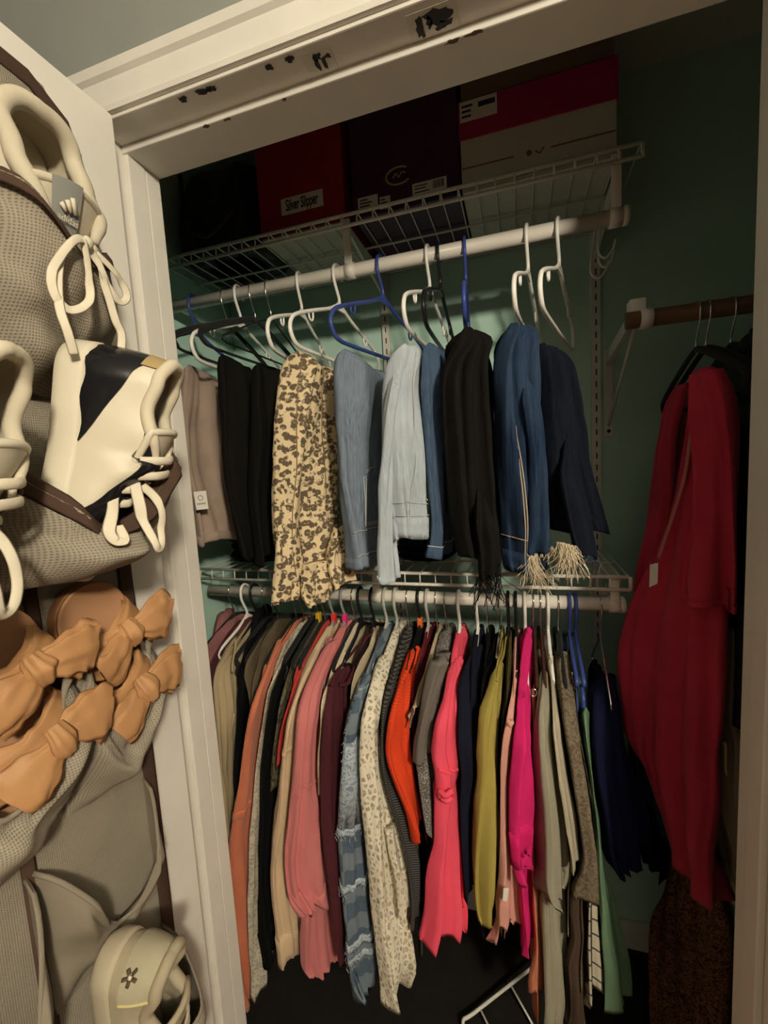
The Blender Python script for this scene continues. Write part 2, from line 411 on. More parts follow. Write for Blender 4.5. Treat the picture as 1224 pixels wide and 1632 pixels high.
g.tube([(.240, ROD_D, 1.765), (.262, ROD_D, 1.765)], .0195, 20); g.out('cradle', M_white, t, True)
for zz in (1.755, 1.560): G().tube([(.236, YB - .004, zz), (.236, YB - .007, zz)], .0045, 10).out('screw', M_slot, t)
# white wire hooks at the shelf ends
def end_hooks(label, x, y, z, sc, group):
    t = thing('wire_hook', label, 'hook', (x, y, z), group)
    for k, (dx, dz, w) in enumerate(((0, 0, .020), (.003, -.012, .018), (-.008, -.026, .022))):
        P = [(x + dx - w * .2, y + k * .02, z + .055 * sc + dz), (x + dx - w * .7, y + k * .02, z + .02 + dz), (x + dx - w * .6, y + k * .02, z - .004 + dz), (x + dx, y + k * .02, z - .014 + dz), (x + dx + w * .7, y + k * .02, z + .0 + dz), (x + dx + w, y + k * .02, z + .02 + dz)]
        G().tube(spline(P, 5), .0025, 8).out('wire', M_wire, t)
p = at(965, 400, 1.10); end_hooks('white wire hooks hanging below the end of the top shelf', p.x, 1.10, p.z, 1.9, 'shelf end hooks')
p = at(962, 935, 1.10); end_hooks('white wire hooks hanging below the end of the lower shelf', p.x, 1.10, p.z, 1.0, 'shelf end hooks')

# ================================================================== HANGERS
def hanger(label, x, rodz, kind='tubular', m=None, yaw=0.0, group='hangers on the upper rod', y=ROD_D, hookm=None, name=None, bar=True, clips=False, rr=.0155, short=0.0, span=.205, notch=True):
    e = Vector((sin(yaw), -cos(yaw), 0))          # towards the open front
    m = m or M_white
    P = lambda s, z: Vector((x, y, rodz + z)) + e * s
    t = thing(name or {'velvet': 'velvet_hanger', 'wire': 'wire_hanger'}.get(kind, 'plastic_hanger'), label, 'hanger', (x, y, rodz), group)
    R = rr + .0045
    hr = .0038 if kind in ('tubular', 'clear') else .0018
    if kind in ('velvet', 'wire'): R = rr + .0020
    pts = [P(-R * cos(a), R * sin(a)) for a in [radians(k) for k in (-35, -15, 0, 25, 50, 75, 90, 105, 130, 155, 180)]]
    pts = [P(-R * cos(radians(k)), R * sin(radians(k))) for k in range(-30, 181, 15)]
    pts += spline([P(R, 0), P(R * .95, -.018), P(R * .45, -.040), P(.0, -.058), P(0, -.078 + short)], 5)[1:]
    hm = hookm or (M_chrome if kind in ('velvet', 'wire') else m)
    G().tube(pts, hr, 8).out('hook', hm, t)
    n0 = -.075 + short
    if kind in ('tubular', 'clear'):
        a = span
        L = [(0, n0), (.05, n0 - .020), (.13, n0 - .048), (a - .02, n0 - .070), (a - .002, n0 - .086), (a + .003, n0 - .105), (a - .006, n0 - .124), (a - .022, n0 - .133), (a - .06, n0 - .136), (0, n0 - .137)]
        half = [P(s, z) for s, z in L]; other = [P(-s, z) for s, z in reversed(L[1:-1])]
        G().tube(spline(half + other, 4, True), .0044, 8, closed=True).out('frame', m, t)
        g = G().add([P(-.03, n0 - .012) + Vector((-.002, 0, 0)), P(.03, n0 - .012) + Vector((-.002, 0, 0)), P(0, n0 + .012) + Vector((-.002, 0, 0)), P(-.03, n0 - .012) + Vector((.002, 0, 0)), P(.03, n0 - .012) + Vector((.002, 0, 0)), P(0, n0 + .012) + Vector((.002, 0, 0))],
                    [(0, 1, 2), (3, 5, 4), (0, 3, 4, 1), (1, 4, 5, 2), (2, 5, 3, 0)])
        g.out('neck_web', m, t, False)
        if notch:
            for s in (.120, -.120):
                k = 1 if s > 0 else -1; zz = n0 - .047
                J = [P(s, zz), P(s + k * .001, zz - .014), P(s + k * .007, zz - .021), P(s + k * .014, zz - .018), P(s + k * .017, zz - .008)]
                G().tube(spline(J, 4), .0024, 6).out('strap_hook', m, t)
    elif kind == 'velvet':
        a = span
        L = [(0, n0 + .004), (.035, n0 - .006), (.09, n0 - .026), (.15, n0 - .050), (a - .005, n0 - .074), (a + .004, n0 - .088), (a - .006, n0 - .100)]
        prof = L
        for k in (1, -1):
            G().tube(spline([P(k * s, z) for s, z in L], 4), [.0062 + .002 * sin(i / 24 * pi) for i in range(25)], 8, flat=.5, up=(cos(yaw), sin(yaw), 0)).out('shoulder_arm', m, t)
        if bar:
            G().tube(spline([P(-a + .006, n0 - .098), P(-a + .03, n0 - .106), P(0, n0 - .108), P(a - .03, n0 - .106), P(a - .006, n0 - .098)], 6), .0036, 8).out('trouser_bar', m, t)
    elif kind == 'wire':
        a = span
        loop = [P(0, n0), P(a * .5, n0 - .045), P(a, n0 - .095), P(a + .004, n0 - .104), P(a - .01, n0 - .108), P(0, n0 - .108), P(-a + .01, n0 - .108), P(-a - .004, n0 - .104), P(-a, n0 - .095), P(-a * .5, n0 - .045)]
        G().tube(loop, .0024, 8, closed=True).out('frame', m, t)
    elif kind == 'clip':
        G().tube([P(-.15, n0), P(.15, n0)], .003, 8).out('frame', m, t)
    if clips:
        for s in (.12, -.12):
            c = P(s, n0 - (.02 if kind == 'clip' else .14))
            G().box((c.x - .007, c.y - .012, c.z - .02), (c.x + .007, c.y + .012, c.z + .02), .003).out('clip', m, t)
    return t
def yaw_of(x, tx, s=.2): return math.asin(max(-.9, min(.9, (tx - x) / s)))

# ================================================================== DRAPED CLOTH
def drape(name, rows, m, parent, t=.02, nf=3, amp=.006, hem=.010, seed=1, nth=64, nz=40, closetop=True, front=True, wob=.0042, kind=None, inward=True, topfold=.25):
    """rows: (z, (ax,ay), (bx,by)[, t]); a flattened tube between A and B with folds; returns object and surface function"""
    rnd = random.Random(seed)
    R = [(r[0], r[1][0], r[1][1], r[2][0], r[2][1], r[3] if len(r) > 3 else t) for r in rows]
    m_ = len(R)
    # chord parameter on z
    zs = [r[0] for r in R]; acc = [0.0]
    for i in range(1, m_): acc.append(acc[-1] + max(abs(zs[i] - zs[i - 1]), .004))
    tot = acc[-1]
    def row(v):
        s = v * tot; i = 0
        while i < m_ - 2 and acc[i + 1] < s: i += 1
        h = (s - acc[i]) / (acc[i + 1] - acc[i])
        a, b, c, d = R[max(i - 1, 0)], R[i], R[i + 1], R[min(i + 2, m_ - 1)]
        out = []
        for k in range(6):
            s0 = .5 * (c[k] - a[k]); s1 = .5 * (d[k] - b[k])
            if (c[k] - b[k]) * s0 < 0: s0 = 0
            if (c[k] - b[k]) * s1 < 0: s1 = 0
            h2, h3 = h * h, h ** 3
            out.append((2 * h3 - 3 * h2 + 1) * b[k] + (h3 - 2 * h2 + h) * s0 + (-2 * h3 + 3 * h2) * c[k] + (h3 - h2) * s1)
        return out
    W_ = [(rnd.uniform(.7, 1.0) / (1 + .45 * k), nf * (.6 + .5 * k) + rnd.uniform(-.3, .3), rnd.uniform(0, 6.28), rnd.uniform(-3, 3)) for k in range(3)]
    D_ = [(rnd.uniform(.5, 1), rnd.randint(2, 3) + 2 * k, rnd.uniform(0, 6.28), rnd.uniform(-4, 4)) for k in range(3)]
    H_ = [(rnd.uniform(.5, 1), 1 + k, rnd.uniform(0, 6.28)) for k in range(3)]
    nv = Vector((rnd.uniform(0, 50), rnd.uniform(0, 50), rnd.uniform(0, 50)))
    def P(u, v, off=0.0):
        th = 2 * pi * u
        z, ax, ay, bx, by, tt = row(min(max(v, 0), 1))
        A = Vector((ax, ay, 0)); B = Vector((bx, by, 0)); d = B - A; ln = max(d.length, 1e-5); dn = d / ln; n = Vector((-dn.y, dn.x, 0))
        c, s = cos(th), sin(th)
        al = .5 + .5 * (abs(c) ** .85) * (1 if c > 0 else -1)
        perp = (tt + off) * (abs(s) ** .8) * (1 if s > 0 else -1)
        fade = topfold + (1 - topfold) * v
        f = sum(a_ * (1.25 * sin(2 * pi * k * al + ph + dr * z * 2) + .9 * (.5 + .5 * sin(4 * pi * k * al + ph * 2 + dr * z * 3)) ** 4) for a_, k, ph, dr in W_) * amp * fade * 1.25 * min(1, tt / (t * .9), ln / .06)
        g_ = sum(a_ * sin(k * th + ph + dr * z * 3) for a_, k, ph, dr in D_) * wob
        z2 = z + hem * (v ** 5) * sum(a_ * sin(k * th + ph) for a_, k, ph in H_)
        p = A + d * al + n * (perp + f + g_ * s) + dn * (off * c)
        q = Vector((p.x * 9, p.y * 9, z * 5)) + nv
        q2 = Vector((p.x * 30, p.y * 30, z * 9)) - nv
        p = p + n * ((noise.noise(q) * wob * 2.6 + (.5 - abs(noise.noise(q2))) * wob * 1.5) * min(1, v * 4))
        return Vector((p.x, p.y, z2))
    g = G(); nth_ = nth
    V = [P(i / nth, j / (nz - 1)) for j in range(nz) for i in range(nth)]
    F = [(j * nth + i, j * nth + (i + 1) % nth, (j + 1) * nth + (i + 1) % nth, (j + 1) * nth + i) for j in range(nz - 1) for i in range(nth)]
    if closetop: F.append(tuple(range(nth)))
    if inward:
        b0 = len(V); last = (nz - 1) * nth
        for i in range(nth): V.append(P(i / nth, 1, -.35 * R[-1][5]) + Vector((0, 0, .004)))
        for i in range(nth): V.append(P(i / nth, .9, -.45 * R[-1][5]))
        for i in range(nth):
            k = (i + 1) % nth
            F.append((last + i, last + k, b0 + k, b0 + i)); F.append((b0 + i, b0 + k, b0 + nth + k, b0 + nth + i))
    g.add(V, F)
    o = g.out(name, m, parent, True, kind)
    return o, P
def band(name, P, v0, v1, m, parent, off=.0018, nth=44, u0=0, u1=1, nv=4):
    full = (u1 - u0) >= .999
    n = nth if full else max(6, int(nth * (u1 - u0)) + 1)
    g = G(); V = []
    den = n if full else n - 1
    for o_ in (off, -.001):
        for j in range(nv):
            for i in range(n): V.append(P(u0 + (u1 - u0) * i / den, v0 + (v1 - v0) * j / (nv - 1), o_))
    F = []; h = n * nv
    for j in range(nv - 1):
        for i in range(n if full else n - 1):
            k = (i + 1) % n; F.append((j * n + i, j * n + k, (j + 1) * n + k, (j + 1) * n + i))
    for j in (0, nv - 1):
        for i in range(n if full else n - 1):
            k = (i + 1) % n; F.append((j * n + i, j * n + k, h + j * n + k, h + j * n + i))
    g.add(V, F); return g.out(name, m, parent)
def seam(name, P, path, m, parent, r=.0011, off=.0008, n=16, flat=None):
    pts = []
    for (u0, v0), (u1, v1) in zip(path, path[1:]):
        for k in range(n): pts.append(P(u0 + (u1 - u0) * k / n, v0 + (v1 - v0) * k / n, off))
    pts.append(P(path[-1][0], path[-1][1], off))
    return G().tube(pts, r, 6).out(name, m, parent)
def pxrows(L, dA, dB, t=None):
    """(py, pxA, pxB[, t]) -> rows with A at depth dA and B at depth dB"""
    out = []
    for r in L:
        a = at(r[1], r[0], r[4] if len(r) > 4 else dA); b = ratio(r[2], r[0]) * (r[5] if len(r) > 5 else dB)
        out.append((a.z, (a.x, a.y), (b.x, b.y)) + ((r[3],) if len(r) > 3 and r[3] else ((t,) if t else ())))
    return out
def fray(name, pts, m, parent, n=40, L=.05, spread=.01, seed=3, r=.0005):
    rnd = random.Random(seed); g = G()
    for k in range(n):
        p = Vector(rnd.choice(pts)) + Vector((rnd.uniform(-spread, spread), rnd.uniform(-.006, .006), 0)); l = L * rnd.uniform(.3, 1); q = p.copy(); P = [q.copy()]
        vx, vy = rnd.uniform(-.4, .4), rnd.uniform(-.3, .3)
        for s in range(5):
            vx += rnd.uniform(-.5, .5); vy += rnd.uniform(-.3, .3)
            q = q + Vector((vx, vy, -1)).normalized() * l / 5; P.append(q.copy())
        g.tube(P, r, 4)
    return g.out(name, m, parent, True, 'stuff')

# ------------------------------------------------------------------ hangers on the upper rod
def xr(px, py, d=ROD_D): return at(px, py, d).x
UH = [  # hook px, front tip px, kind, material, label
 (308, 480, None, 'tubular', M_blueP, 'blue plastic hanger behind the taupe trousers'),
 (358, 470, 282, 'velvet', M_velvet, 'black velvet hanger with chrome hook beside the blue hanger over the taupe trousers'),
 (380, 465, -.678, 'tubular', M_white, 'white tube hanger carrying the taupe trousers'),
 (403, 460, 325, 'velvet', M_velvet, 'black velvet hanger with chrome hook carrying the black slacks'),
 (428, 455, None, 'wire', M_blackP, 'thin black hanger with bright hook carrying the second black slacks'),
 (477, 440, 430, 'tubular', M_white, 'white plastic hanger beside the black slacks, left empty'),
 (537, 425, 467, 'tubular', M_white, 'white plastic hanger carrying the leopard print trousers'),
 (607, 408, 531, 'tubular', M_blueP, 'blue plastic hanger carrying the grey blue jeans'),
 (682, 392, -.197, 'tubular', M_white, 'white plastic hanger carrying the pale blue jeans'),
 (699, 389, -.160, 'tubular', M_blackP, 'glossy black hanger carrying the narrow mid blue jeans'),
 (740, 380, 742, 'tubular', M_blueP, 'blue plastic hanger carrying the frayed black jeans'),
 (840, 355, 822, 'tubular', M_white, 'white plastic hanger carrying the dark blue jeans'),
 (890, 345, 864, 'tubular', M_white, 'white plastic hanger carrying the navy jeans next to the wall rail'),
]
for px, py, tip, kind, m, lab in UH:
    x = xr(px, py)
    yw = 0.0 if tip is None else yaw_of(x, tip if tip < 1 else at(tip, 543, .83).x)
    hanger(lab, x, UPZ, kind, m, yw, 'hangers on the upper rod', hookm=(M_blackP if False else None))

# ------------------------------------------------------------------ trousers on the upper rod
C_taupe = cloth('taupe_velour', (.36, .27, .215), var=.2, sheen=.5, wr=40)
C_black = cloth('black_cotton', (.007, .0065, .006), wr=40)
C_black2 = cloth('washed_black_denim', (.006, .0055, .005), pattern='denim', col2=(.012, .011, .010), col3=(.008, .0075, .007), var=.2)
C_leop = cloth('leopard_print_denim', (.80, .65, .41), pattern='leopard', scale=.92, col2=(.14, .105, .07), col3=(.36, .26, .14), wr=50, wrd=.002)
C_gblue = cloth('grey_blue_denim', (.11, .145, .20), pattern='denim', col2=(.23, .28, .35), col3=(.21, .26, .33))
C_pale = cloth('pale_blue_denim', (.36, .42, .48), pattern='denim', col2=(.50, .56, .61), col3=(.48, .54, .60), var=.12)
C_mid = cloth('mid_blue_denim', (.035, .065, .125), pattern='denim', col2=(.09, .135, .21), col3=(.06, .10, .17))
C_dark = cloth('dark_blue_denim', (.008, .017, .045), pattern='denim', col2=(.022, .042, .088), col3=(.035, .065, .115), scale=.7)
C_navy = cloth('deep_navy_denim', (.003, .005, .011), pattern='denim', col2=(.009, .013, .024), col3=(.006, .009, .017))
C_thread = solid('tan_stitching', (.45, .36, .24), .9)
C_threadw = solid('pale_stitching', (.50, .52, .52), .9)
C_fray = solid('cream_cotton_threads', (.68, .58, .42), .95)
UG = 'trousers folded over hangers on the upper rod'
UROW = []
def pants(name, label, rows, m, dA, dB, t=.022, **k):
    R = pxrows(rows, dA, dB, t)
    c = Vector(((R[0][1][0] + R[0][2][0]) / 2, (R[0][1][1] + R[0][2][1]) / 2, R[-1][0]))
    th = thing(name, label, k.pop('cat', 'trousers'), c, UG)
    UROW.append((c.x, th, None))
    R.insert(0, (R[0][0] + .006, tuple(Vector(R[0][1]).lerp(Vector(R[0][2]), .06)), tuple(Vector(R[0][1]).lerp(Vector(R[0][2]), .94)), R[0][3] * .35))
    k.setdefault('topfold', .75)
    o, P = drape('folded_leg', R, m, th, t, **k)
    return th, P
# 1 taupe
th, P = pants('velour_trousers', 'taupe velour trousers with a white paper tag on the leg', [(583, 296, 348, .008), (610, 292, 353), (680, 294, 362), (760, 303, 374), (830, 316, 388), (870, 322, 393)], C_taupe, .86, 1.05, .020, nf=3.2, amp=.008, hem=.008, seed=2)
band('hem_band', P, .93, .995, C_taupe, th, .0022)
pA = at(309, 783, .872); n_ = Vector((.9, -.45, 0))
g = G(); q0, q1, q2, q3 = at(308, 784, .835), at(328, 782, .850), at(332, 811, .850), at(313, 813, .835)
g.add([q0, q1, q2, q3] + [q + Vector((.0, .001, 0)) for q in (q0, q1, q2, q3)], [(0, 1, 2, 3), (7, 6, 5, 4), (0, 4, 5, 1), (1, 5, 6, 2), (2, 6, 7, 3), (3, 7, 4, 0)])
tg = g.out('paper_tag', M_paper, th, False)
g = G(); cc = (q0 + q1 + q2 + q3) / 4; rt = (q1 - q0).normalized(); dn_ = (q3 - q0).normalized(); nn = -(rt.cross(dn_)); nn = nn if nn.y < 0 else -nn
g.tube([cc - dn_ * .006 + nn * .001 + (rt * cos(a) + dn_ * sin(a)) * .0055 for a in [k * pi / 8 for k in range(16)]], .0007, 5, closed=True)
for k in range(5):
    a_ = cc + dn_ * .0075 + rt * (-.008 + .004 * k) + nn * .0008; g.tube([a_ - dn_ * .0018, a_ + dn_ * .0018], .0013, 5)
g.out('printed_emblem', solid('grey_ink', (.22, .22, .20), .8), tg)
# 2 black slacks, 3 second
th, P = pants('black_slacks', 'smooth black slacks beside the taupe trousers', [(566, 352, 398, .010), (600, 356, 408), (700, 362, 418), (800, 375, 424), (894, 392, 428)], C_black, .85, 1.02, .020, nf=2.0, amp=.006, seed=4)
th, P = pants('black_slacks', 'smooth black slacks beside the leopard print trousers', [(580, 410, 455, .010), (600, 412, 458), (700, 412, 452), (800, 412, 448), (902, 416, 446)], C_black, .87, 1.05, .020, nf=2.0, amp=.006, seed=5)
# 4 leopard
th, P = pants('leopard_trousers', 'tan leopard print trousers with bunched waist', [(561, 474, 512, .012), (578, 467, 530), (620, 456, 538), (700, 445, 540), (790, 441, 541), (860, 440, 550), (925, 452, 566)], C_leop, .84, 1.02, .026, nf=3.0, amp=.008, seed=7, hem=.006)
R = pxrows([(820, 448, 462, .004, .86, .89), (860, 440, 470, .010), (900, 437, 474, .012), (940, 433, 476, .013), (964, 431, 476, .012)], .815, .87); drape('trouser_leg', R, C_leop, th, .012, nf=1.5, amp=.004, seed=8, hem=.004)
R = pxrows([(900, 482, 535, .014), (930, 480, 535, .018), (950, 482, 530, .018), (967, 495, 522, .010)], .86, .92); drape('waist_gather', R, C_leop, th, .016, nf=5, amp=.004, seed=9, hem=.003)
R = pxrows([(840, 536, 546, .003, .93, .96), (875, 530, 556, .010), (905, 528, 566, .012), (934, 535, 570, .008)], .88, .96); drape('trouser_leg', R, C_leop, th, .012, nf=2.5, amp=.004, seed=10, hem=.006)
seam('side_seam', P, [(.62, .04), (.63, .5), (.61, .97)], solid('brown_stitching', (.25, .17, .09), .9), th, .0013)
seam('side_seam', P, [(.75, .03), (.78, .5), (.80, .97)], solid('brown_stitching', (.25, .17, .09), .9), th, .0013)
# 5 grey-blue jeans
th, P = pants('grey_blue_jeans', 'faded grey blue jeans with a stitched back pocket', [(558, 549, 575, .012), (580, 541, 618), (620, 539, 621), (700, 541, 614), (780, 549, 608), (850, 559, 604), (912, 570, 607)], C_gblue, .85, 1.02, .022, nf=1.6, amp=.007, seed=12, hem=.004)
for off in (0, .016): seam('pocket_stitch', P, [(.80 + off, .52), (.69 + off, .57 + off * .3), (.70 + off, .80 - off * .6), (.83, .80 - off * .6)], C_threadw, th, .0011)
band('waistband', P, .93, .995, C_gblue, th, .0028)
for v in (.82, .92): seam('waist_stitch', P, [(.5, v), (.75, v), (.99, v)], C_threadw, th, .0010, .003)
# 6 pale jeans
th, P = pants('pale_jeans', 'pale blue jeans with one leg hanging lower', [(551, 646, 668, .010), (575, 634, 674), (620, 622, 681), (700, 618, 688), (780, 622, 690), (830, 630, 691), (861, 634, 692)], C_pale, .85, .93, .022, nf=2.2, amp=.008, seed=14, hem=.004)
R = pxrows([(580, 632, 646, .004, .88, .90), (620, 622, 640, .010), (700, 613, 636, .011), (800, 607, 636, .012), (880, 605, 639, .012), (929, 605, 641, .012)], .835, .885); o, P2 = drape('trouser_leg', R, C_pale, th, .012, nf=1.3, amp=.004, seed=15, hem=.003)
band('leg_hem', P2, .965, .998, C_pale, th, .002)
band('waistband', P, .885, .985, C_pale, th, .003); seam('side_seam', P, [(.70, .05), (.74, .5), (.70, .98)], C_threadw, th, .0014)
seam('waist_stitch', P, [(.5, .80), (.7, .79), (.95, .83)], C_threadw, th, .001, .002); seam('waist_stitch', P, [(.5, .87), (.7, .87), (.95, .87)], C_threadw, th, .001, .003)
seam('pocket_edge', P, [(.78, .78), (.90, .83), (.97, .80)], C_threadw, th, .0012, .002)
seam('belt_loop', P, [(.69, .84), (.69, .975)], C_pale, th, .0028, .003)
# 7 mid-blue
th, P = pants('mid_blue_jeans', 'narrow mid blue jeans with a turned up cuff', [(549, 684, 712, .010), (580, 681, 712), (690, 687, 716), (800, 690, 718), (860, 688, 718), (892, 685, 716)], C_mid, .87, 1.0, .016, nf=3, amp=.006, seed=17, hem=.004)
band('turned_cuff', P, .93, .995, C_mid, th, .003); seam('cuff_stitch', P, [(.4, .93), (.7, .93), (1.0, .93)], C_threadw, th, .0011, .0035)
# 8 black frayed
th, P = pants('black_frayed_jeans', 'washed black jeans with long black fraying hem threads', [(525, 742, 757, .012), (552, 729, 769), (590, 709, 782), (640, 706, 791), (720, 712, 795), (800, 719, 800), (850, 725, 803), (890, 734, 806)], C_black2, .83, .88, .028, nf=3.0, amp=.010, seed=19, hem=.012, topfold=1.0)
R = pxrows([(770, 766, 792, .004, .86, .88), (830, 757, 802, .012), (870, 762, 807, .014), (922, 765, 808, .014)], .81, .84); o, P2 = drape('trouser_leg', R, C_black2, th, .014, nf=2, amp=.005, seed=20, hem=.008)
fray('hem_threads', [P2(k / 20, .99) for k in range(20)], C_black, th, 46, .075, .008, 5, .0008)
# 9 dark blue
th, P = pants('dark_blue_jeans', 'dark blue jeans with pale side stitching and cream frayed hem', [(520, 814, 838, .012), (552, 797, 846), (590, 791, 856), (660, 790, 862), (730, 793, 866), (800, 798, 868), (860, 803, 862), (914, 808, 854)], C_dark, .83, .88, .024, nf=3.2, amp=.009, seed=22, hem=.004, topfold=1.0)
for off in (0, .022): seam('side_stitch', P, [(.66 + off, .40), (.665 + off, .7), (.67 + off, .995)], C_thread, th, .0013, .0012)
band('waistband', P, .90, .99, C_dark, th, .003); seam('waist_stitch', P, [(.42, .84), (.7, .85), (1.0, .84)], C_thread, th, .001, .001)
R = pxrows([(560, 842, 850, .004, .86, .88), (640, 838, 862, .012), (700, 842, 868, .013), (800, 842, 878, .014), (884, 838, 886, .013)], .825, .86); o, P2 = drape('trouser_leg', R, C_dark, th, .014, nf=1.8, amp=.006, seed=23, hem=.004)
fray('hem_fringe', [P2(.5 + .5 * k / 20, .995) for k in range(21)], C_fray, th, 90, .020, .003, 6)
fray('hanging_threads', [P2(.60 + .012 * k, .995) for k in range(12)], C_fray, th, 110, .085, .004, 7)
# 10 navy
th, P = pants('navy_jeans', 'very dark navy jeans with ragged frayed hem beside the wall rail', [(552, 858, 880, .012), (590, 855, 899), (660, 862, 920), (730, 872, 935), (795, 880, 950), (850, 888, 964)], C_navy, .86, .93, .024, nf=3.0, amp=.010, seed=25, hem=.006, topfold=1.0)
R = pxrows([(690, 900, 918, .004, .87, .89), (770, 896, 930, .012), (830, 905, 946, .014), (892, 914, 956, .013)], .82, .86); o, P2 = drape('trouser_leg', R, C_navy, th, .014, nf=1.6, amp=.005, seed=26, hem=.005)
fray('hem_fringe', [P2(.5 + .5 * k / 20, .99) for k in range(21)], C_mid, th, 60, .014, .003, 8)
pts = [at(888 + 2.0 * k, 864 + .5 * k, .81) for k in range(14)]
fray('hanging_threads', pts, C_fray, th, 130, .075, .004, 9)

# ================================================================== TOPS ON THE LOWER ROD
LG = 'tops hanging from the lower rod'
ROW = []                                     # (order along the rod, garment, its hanger)
HG = 'hangers on the lower rod'
def interp(L, z):
    L = sorted(L)
    if z <= L[0][0]: return L[0][1]
    for (z0, v0), (z1, v1) in zip(L, L[1:]):
        if z <= z1: return v0 + (v1 - v0) * (z - z0) / max(z1 - z0, 1e-6)
    return L[-1][1]
def top(name, label, cat, rows, m, hemz=None, dA=.80, dB=.875, ts=.014, tb=.0085, hk='tubular', hm=None, hlabel=None, seed=1, nf=2.2, amp=.006, hem=.008,
        cuff=None, cuffm=None, shoulder=True, body=None, bm=None, marker=None, xg=None, sleeve='sleeve', back=1.22, bodyfront=.85, neckm=None, rodz=LOZ, hx=None, bodyrows=None, sleeveless=False):
    rows2 = []
    for r in rows:
        rz = ratio(r[1], r[0]).z; d = max(dA, (dA + 1.9 * (CZ - 1.0)) / (1 - 1.9 * rz)); d = min(d, 1.0)
        rows2.append((r[0], r[1], r[2], (r[3] if len(r) > 3 else ts * (.75 if d > dA + .02 else 1)), d, d + (dB - dA)))
    R = pxrows(rows2, dA, dB, ts)
    cx = [(r[0], (r[1][0] + r[2][0]) / 2) for r in R]
    if xg is None: xg = interp(cx, 1.04)
    z0 = rodz
    hz = hemz if hemz is not None else min(r[0] for r in R) - .03
    th = thing(name, label, cat, (xg, ROD_D, hz), LG)
    B = [(z0 - .078, (xg, ROD_D - .035), (xg, ROD_D + .035), .006), (z0 - .092, (xg, ROD_D - .085), (xg, ROD_D + .085), .009), (z0 - .125, (xg, ROD_D - .155), (xg, ROD_D + .155), .010), (z0 - .160, (xg, bodyfront - .005), (xg, back - .01), tb)]
    if not shoulder: B = [(z0 - .16, (xg, bodyfront + .02), (xg, back - .05), .006), (z0 - .19, (xg, bodyfront), (xg, back - .02), tb)]
    z = z0 - .24
    while z > hz + .05:
        f = interp(cx, z); B.append((z, (f, bodyfront), (xg * .6 + f * .4, back), tb)); z -= .10
    f = interp(cx, hz); B.append((hz, (f, bodyfront), (xg * .6 + f * .4, back), tb))
    bo, PB = drape('body', B, bm or m, th, tb, nf=nf * 1.6, amp=amp * .6, hem=hem, seed=seed + 100, nth=52, nz=34)
    PS = None
    if not sleeveless:
        R0 = (R[0][0] + .008, tuple(Vector(R[0][1]).lerp(Vector(R[0][2]), .2)), tuple(Vector(R[0][1]).lerp(Vector(R[0][2]), .8)), R[0][3] * .4)
        so, PS = drape(sleeve, [R0] + R, m, th, ts, nf=nf * 1.1, amp=amp * 1.15, hem=hem, seed=seed, nth=40, nz=40)
        if cuff: band('cuff', PS, cuff, .995, cuffm or m, th, .0022, 40)
    if neckm is not None:
        G().tube(spline([(xg - .008, ROD_D - .075, z0 - .088), (xg - .014, ROD_D - .03, z0 - .075), (xg - .014, ROD_D + .03, z0 - .072), (xg, ROD_D + .075, z0 - .085), (xg + .014, ROD_D + .03, z0 - .080), (xg + .014, ROD_D - .03, z0 - .085)], 5, True), .006, 8, closed=True).out('neckband', neckm, th)
    if hlabel:
        h = None; h = hanger(hlabel, hx if hx is not None else xg, rodz, hk, hm, 0.0, HG, notch=False, span=.150 if shoulder else .115)
        if marker:
            G().box((xg - .006, ROD_D - .008, rodz - .078), (xg + .006, ROD_D + .008, rodz - .052), .002).out('size_marker', marker, h)
    ROW.append((xg, th, h if hlabel else None))
    return th, PS, PB
c = cloth
K_red = solid('red_size_marker', (.75, .05, .04), .4); K_pink = solid('pink_size_marker', (.75, .04, .20), .4); K_yel = solid('yellow_size_marker', (.75, .45, .03), .4); K_or = solid('orange_size_marker', (.75, .16, .04), .4)
BLK = c('black_knit', (.006, .006, .0065))
CHAR = c('charcoal_jersey', (.03, .028, .028))

top('mauve_blouse', 'dusty mauve blouse squeezed against the end of the tops row', 'blouse', [(985, 350, 372), (1020, 340, 368), (1060, 335, 362), (1120, 338, 360), (1200, 345, 366)], c('dusty_mauve', (.30, .13, .13)), .60, .84, .92, hk='velvet', hm=M_velvet, hlabel='black velvet hanger under the dusty mauve blouse', seed=30)
top('white_striped_top', 'dark wine top with white edging beside the mauve blouse', 'top', [(1000, 388, 396), (1050, 360, 380), (1100, 352, 374), (1180, 352, 372)], c('dark_wine', (.09, .03, .035)), .62, .86, .93, hk='tubular', hm=M_white, hlabel='white plastic hanger under the dark wine top', seed=31)
th, PS, PB = top('khaki_jacket', 'khaki beige jacket with a pointed collar beside the door jamb', 'jacket', [(1028, 368, 384), (1050, 352, 396), (1078, 340, 402), (1150, 345, 396), (1230, 352, 388), (1320, 360, 384), (1400, 366, 382)], c('khaki_twill', (.42, .33, .20), wr=35), .40, .80, .88, ts=.018, hk='tubular', hm=M_blackP, hlabel='thick black hanger under the khaki jacket', seed=32, amp=.010)
g = G().tube(spline([at(378, 1020, .86), at(384, 1045, .85), at(388, 1072, .845), at(392, 1062, .86), at(386, 1035, .88)], 4), [.004] * 17, 8); g.out('collar', c('khaki_twill', (.42, .33, .20)), th)
seam('front_seam', PS, [(.75, .25), (.72, .9)], c('khaki_twill', (.42, .33, .20)), th, .003, .002)
top('black_blazer', 'black blazer with broad shoulders next to the khaki jacket', 'blazer', [(978, 404, 432), (1010, 398, 438), (1060, 396, 416), (1100, 390, 408), (1200, 382, 396), (1300, 378, 392)], BLK, .42, .84, .92, hk='velvet', hm=M_velvet, hlabel='black velvet hanger under the black blazer', xg=-.688, seed=33, ts=.016)
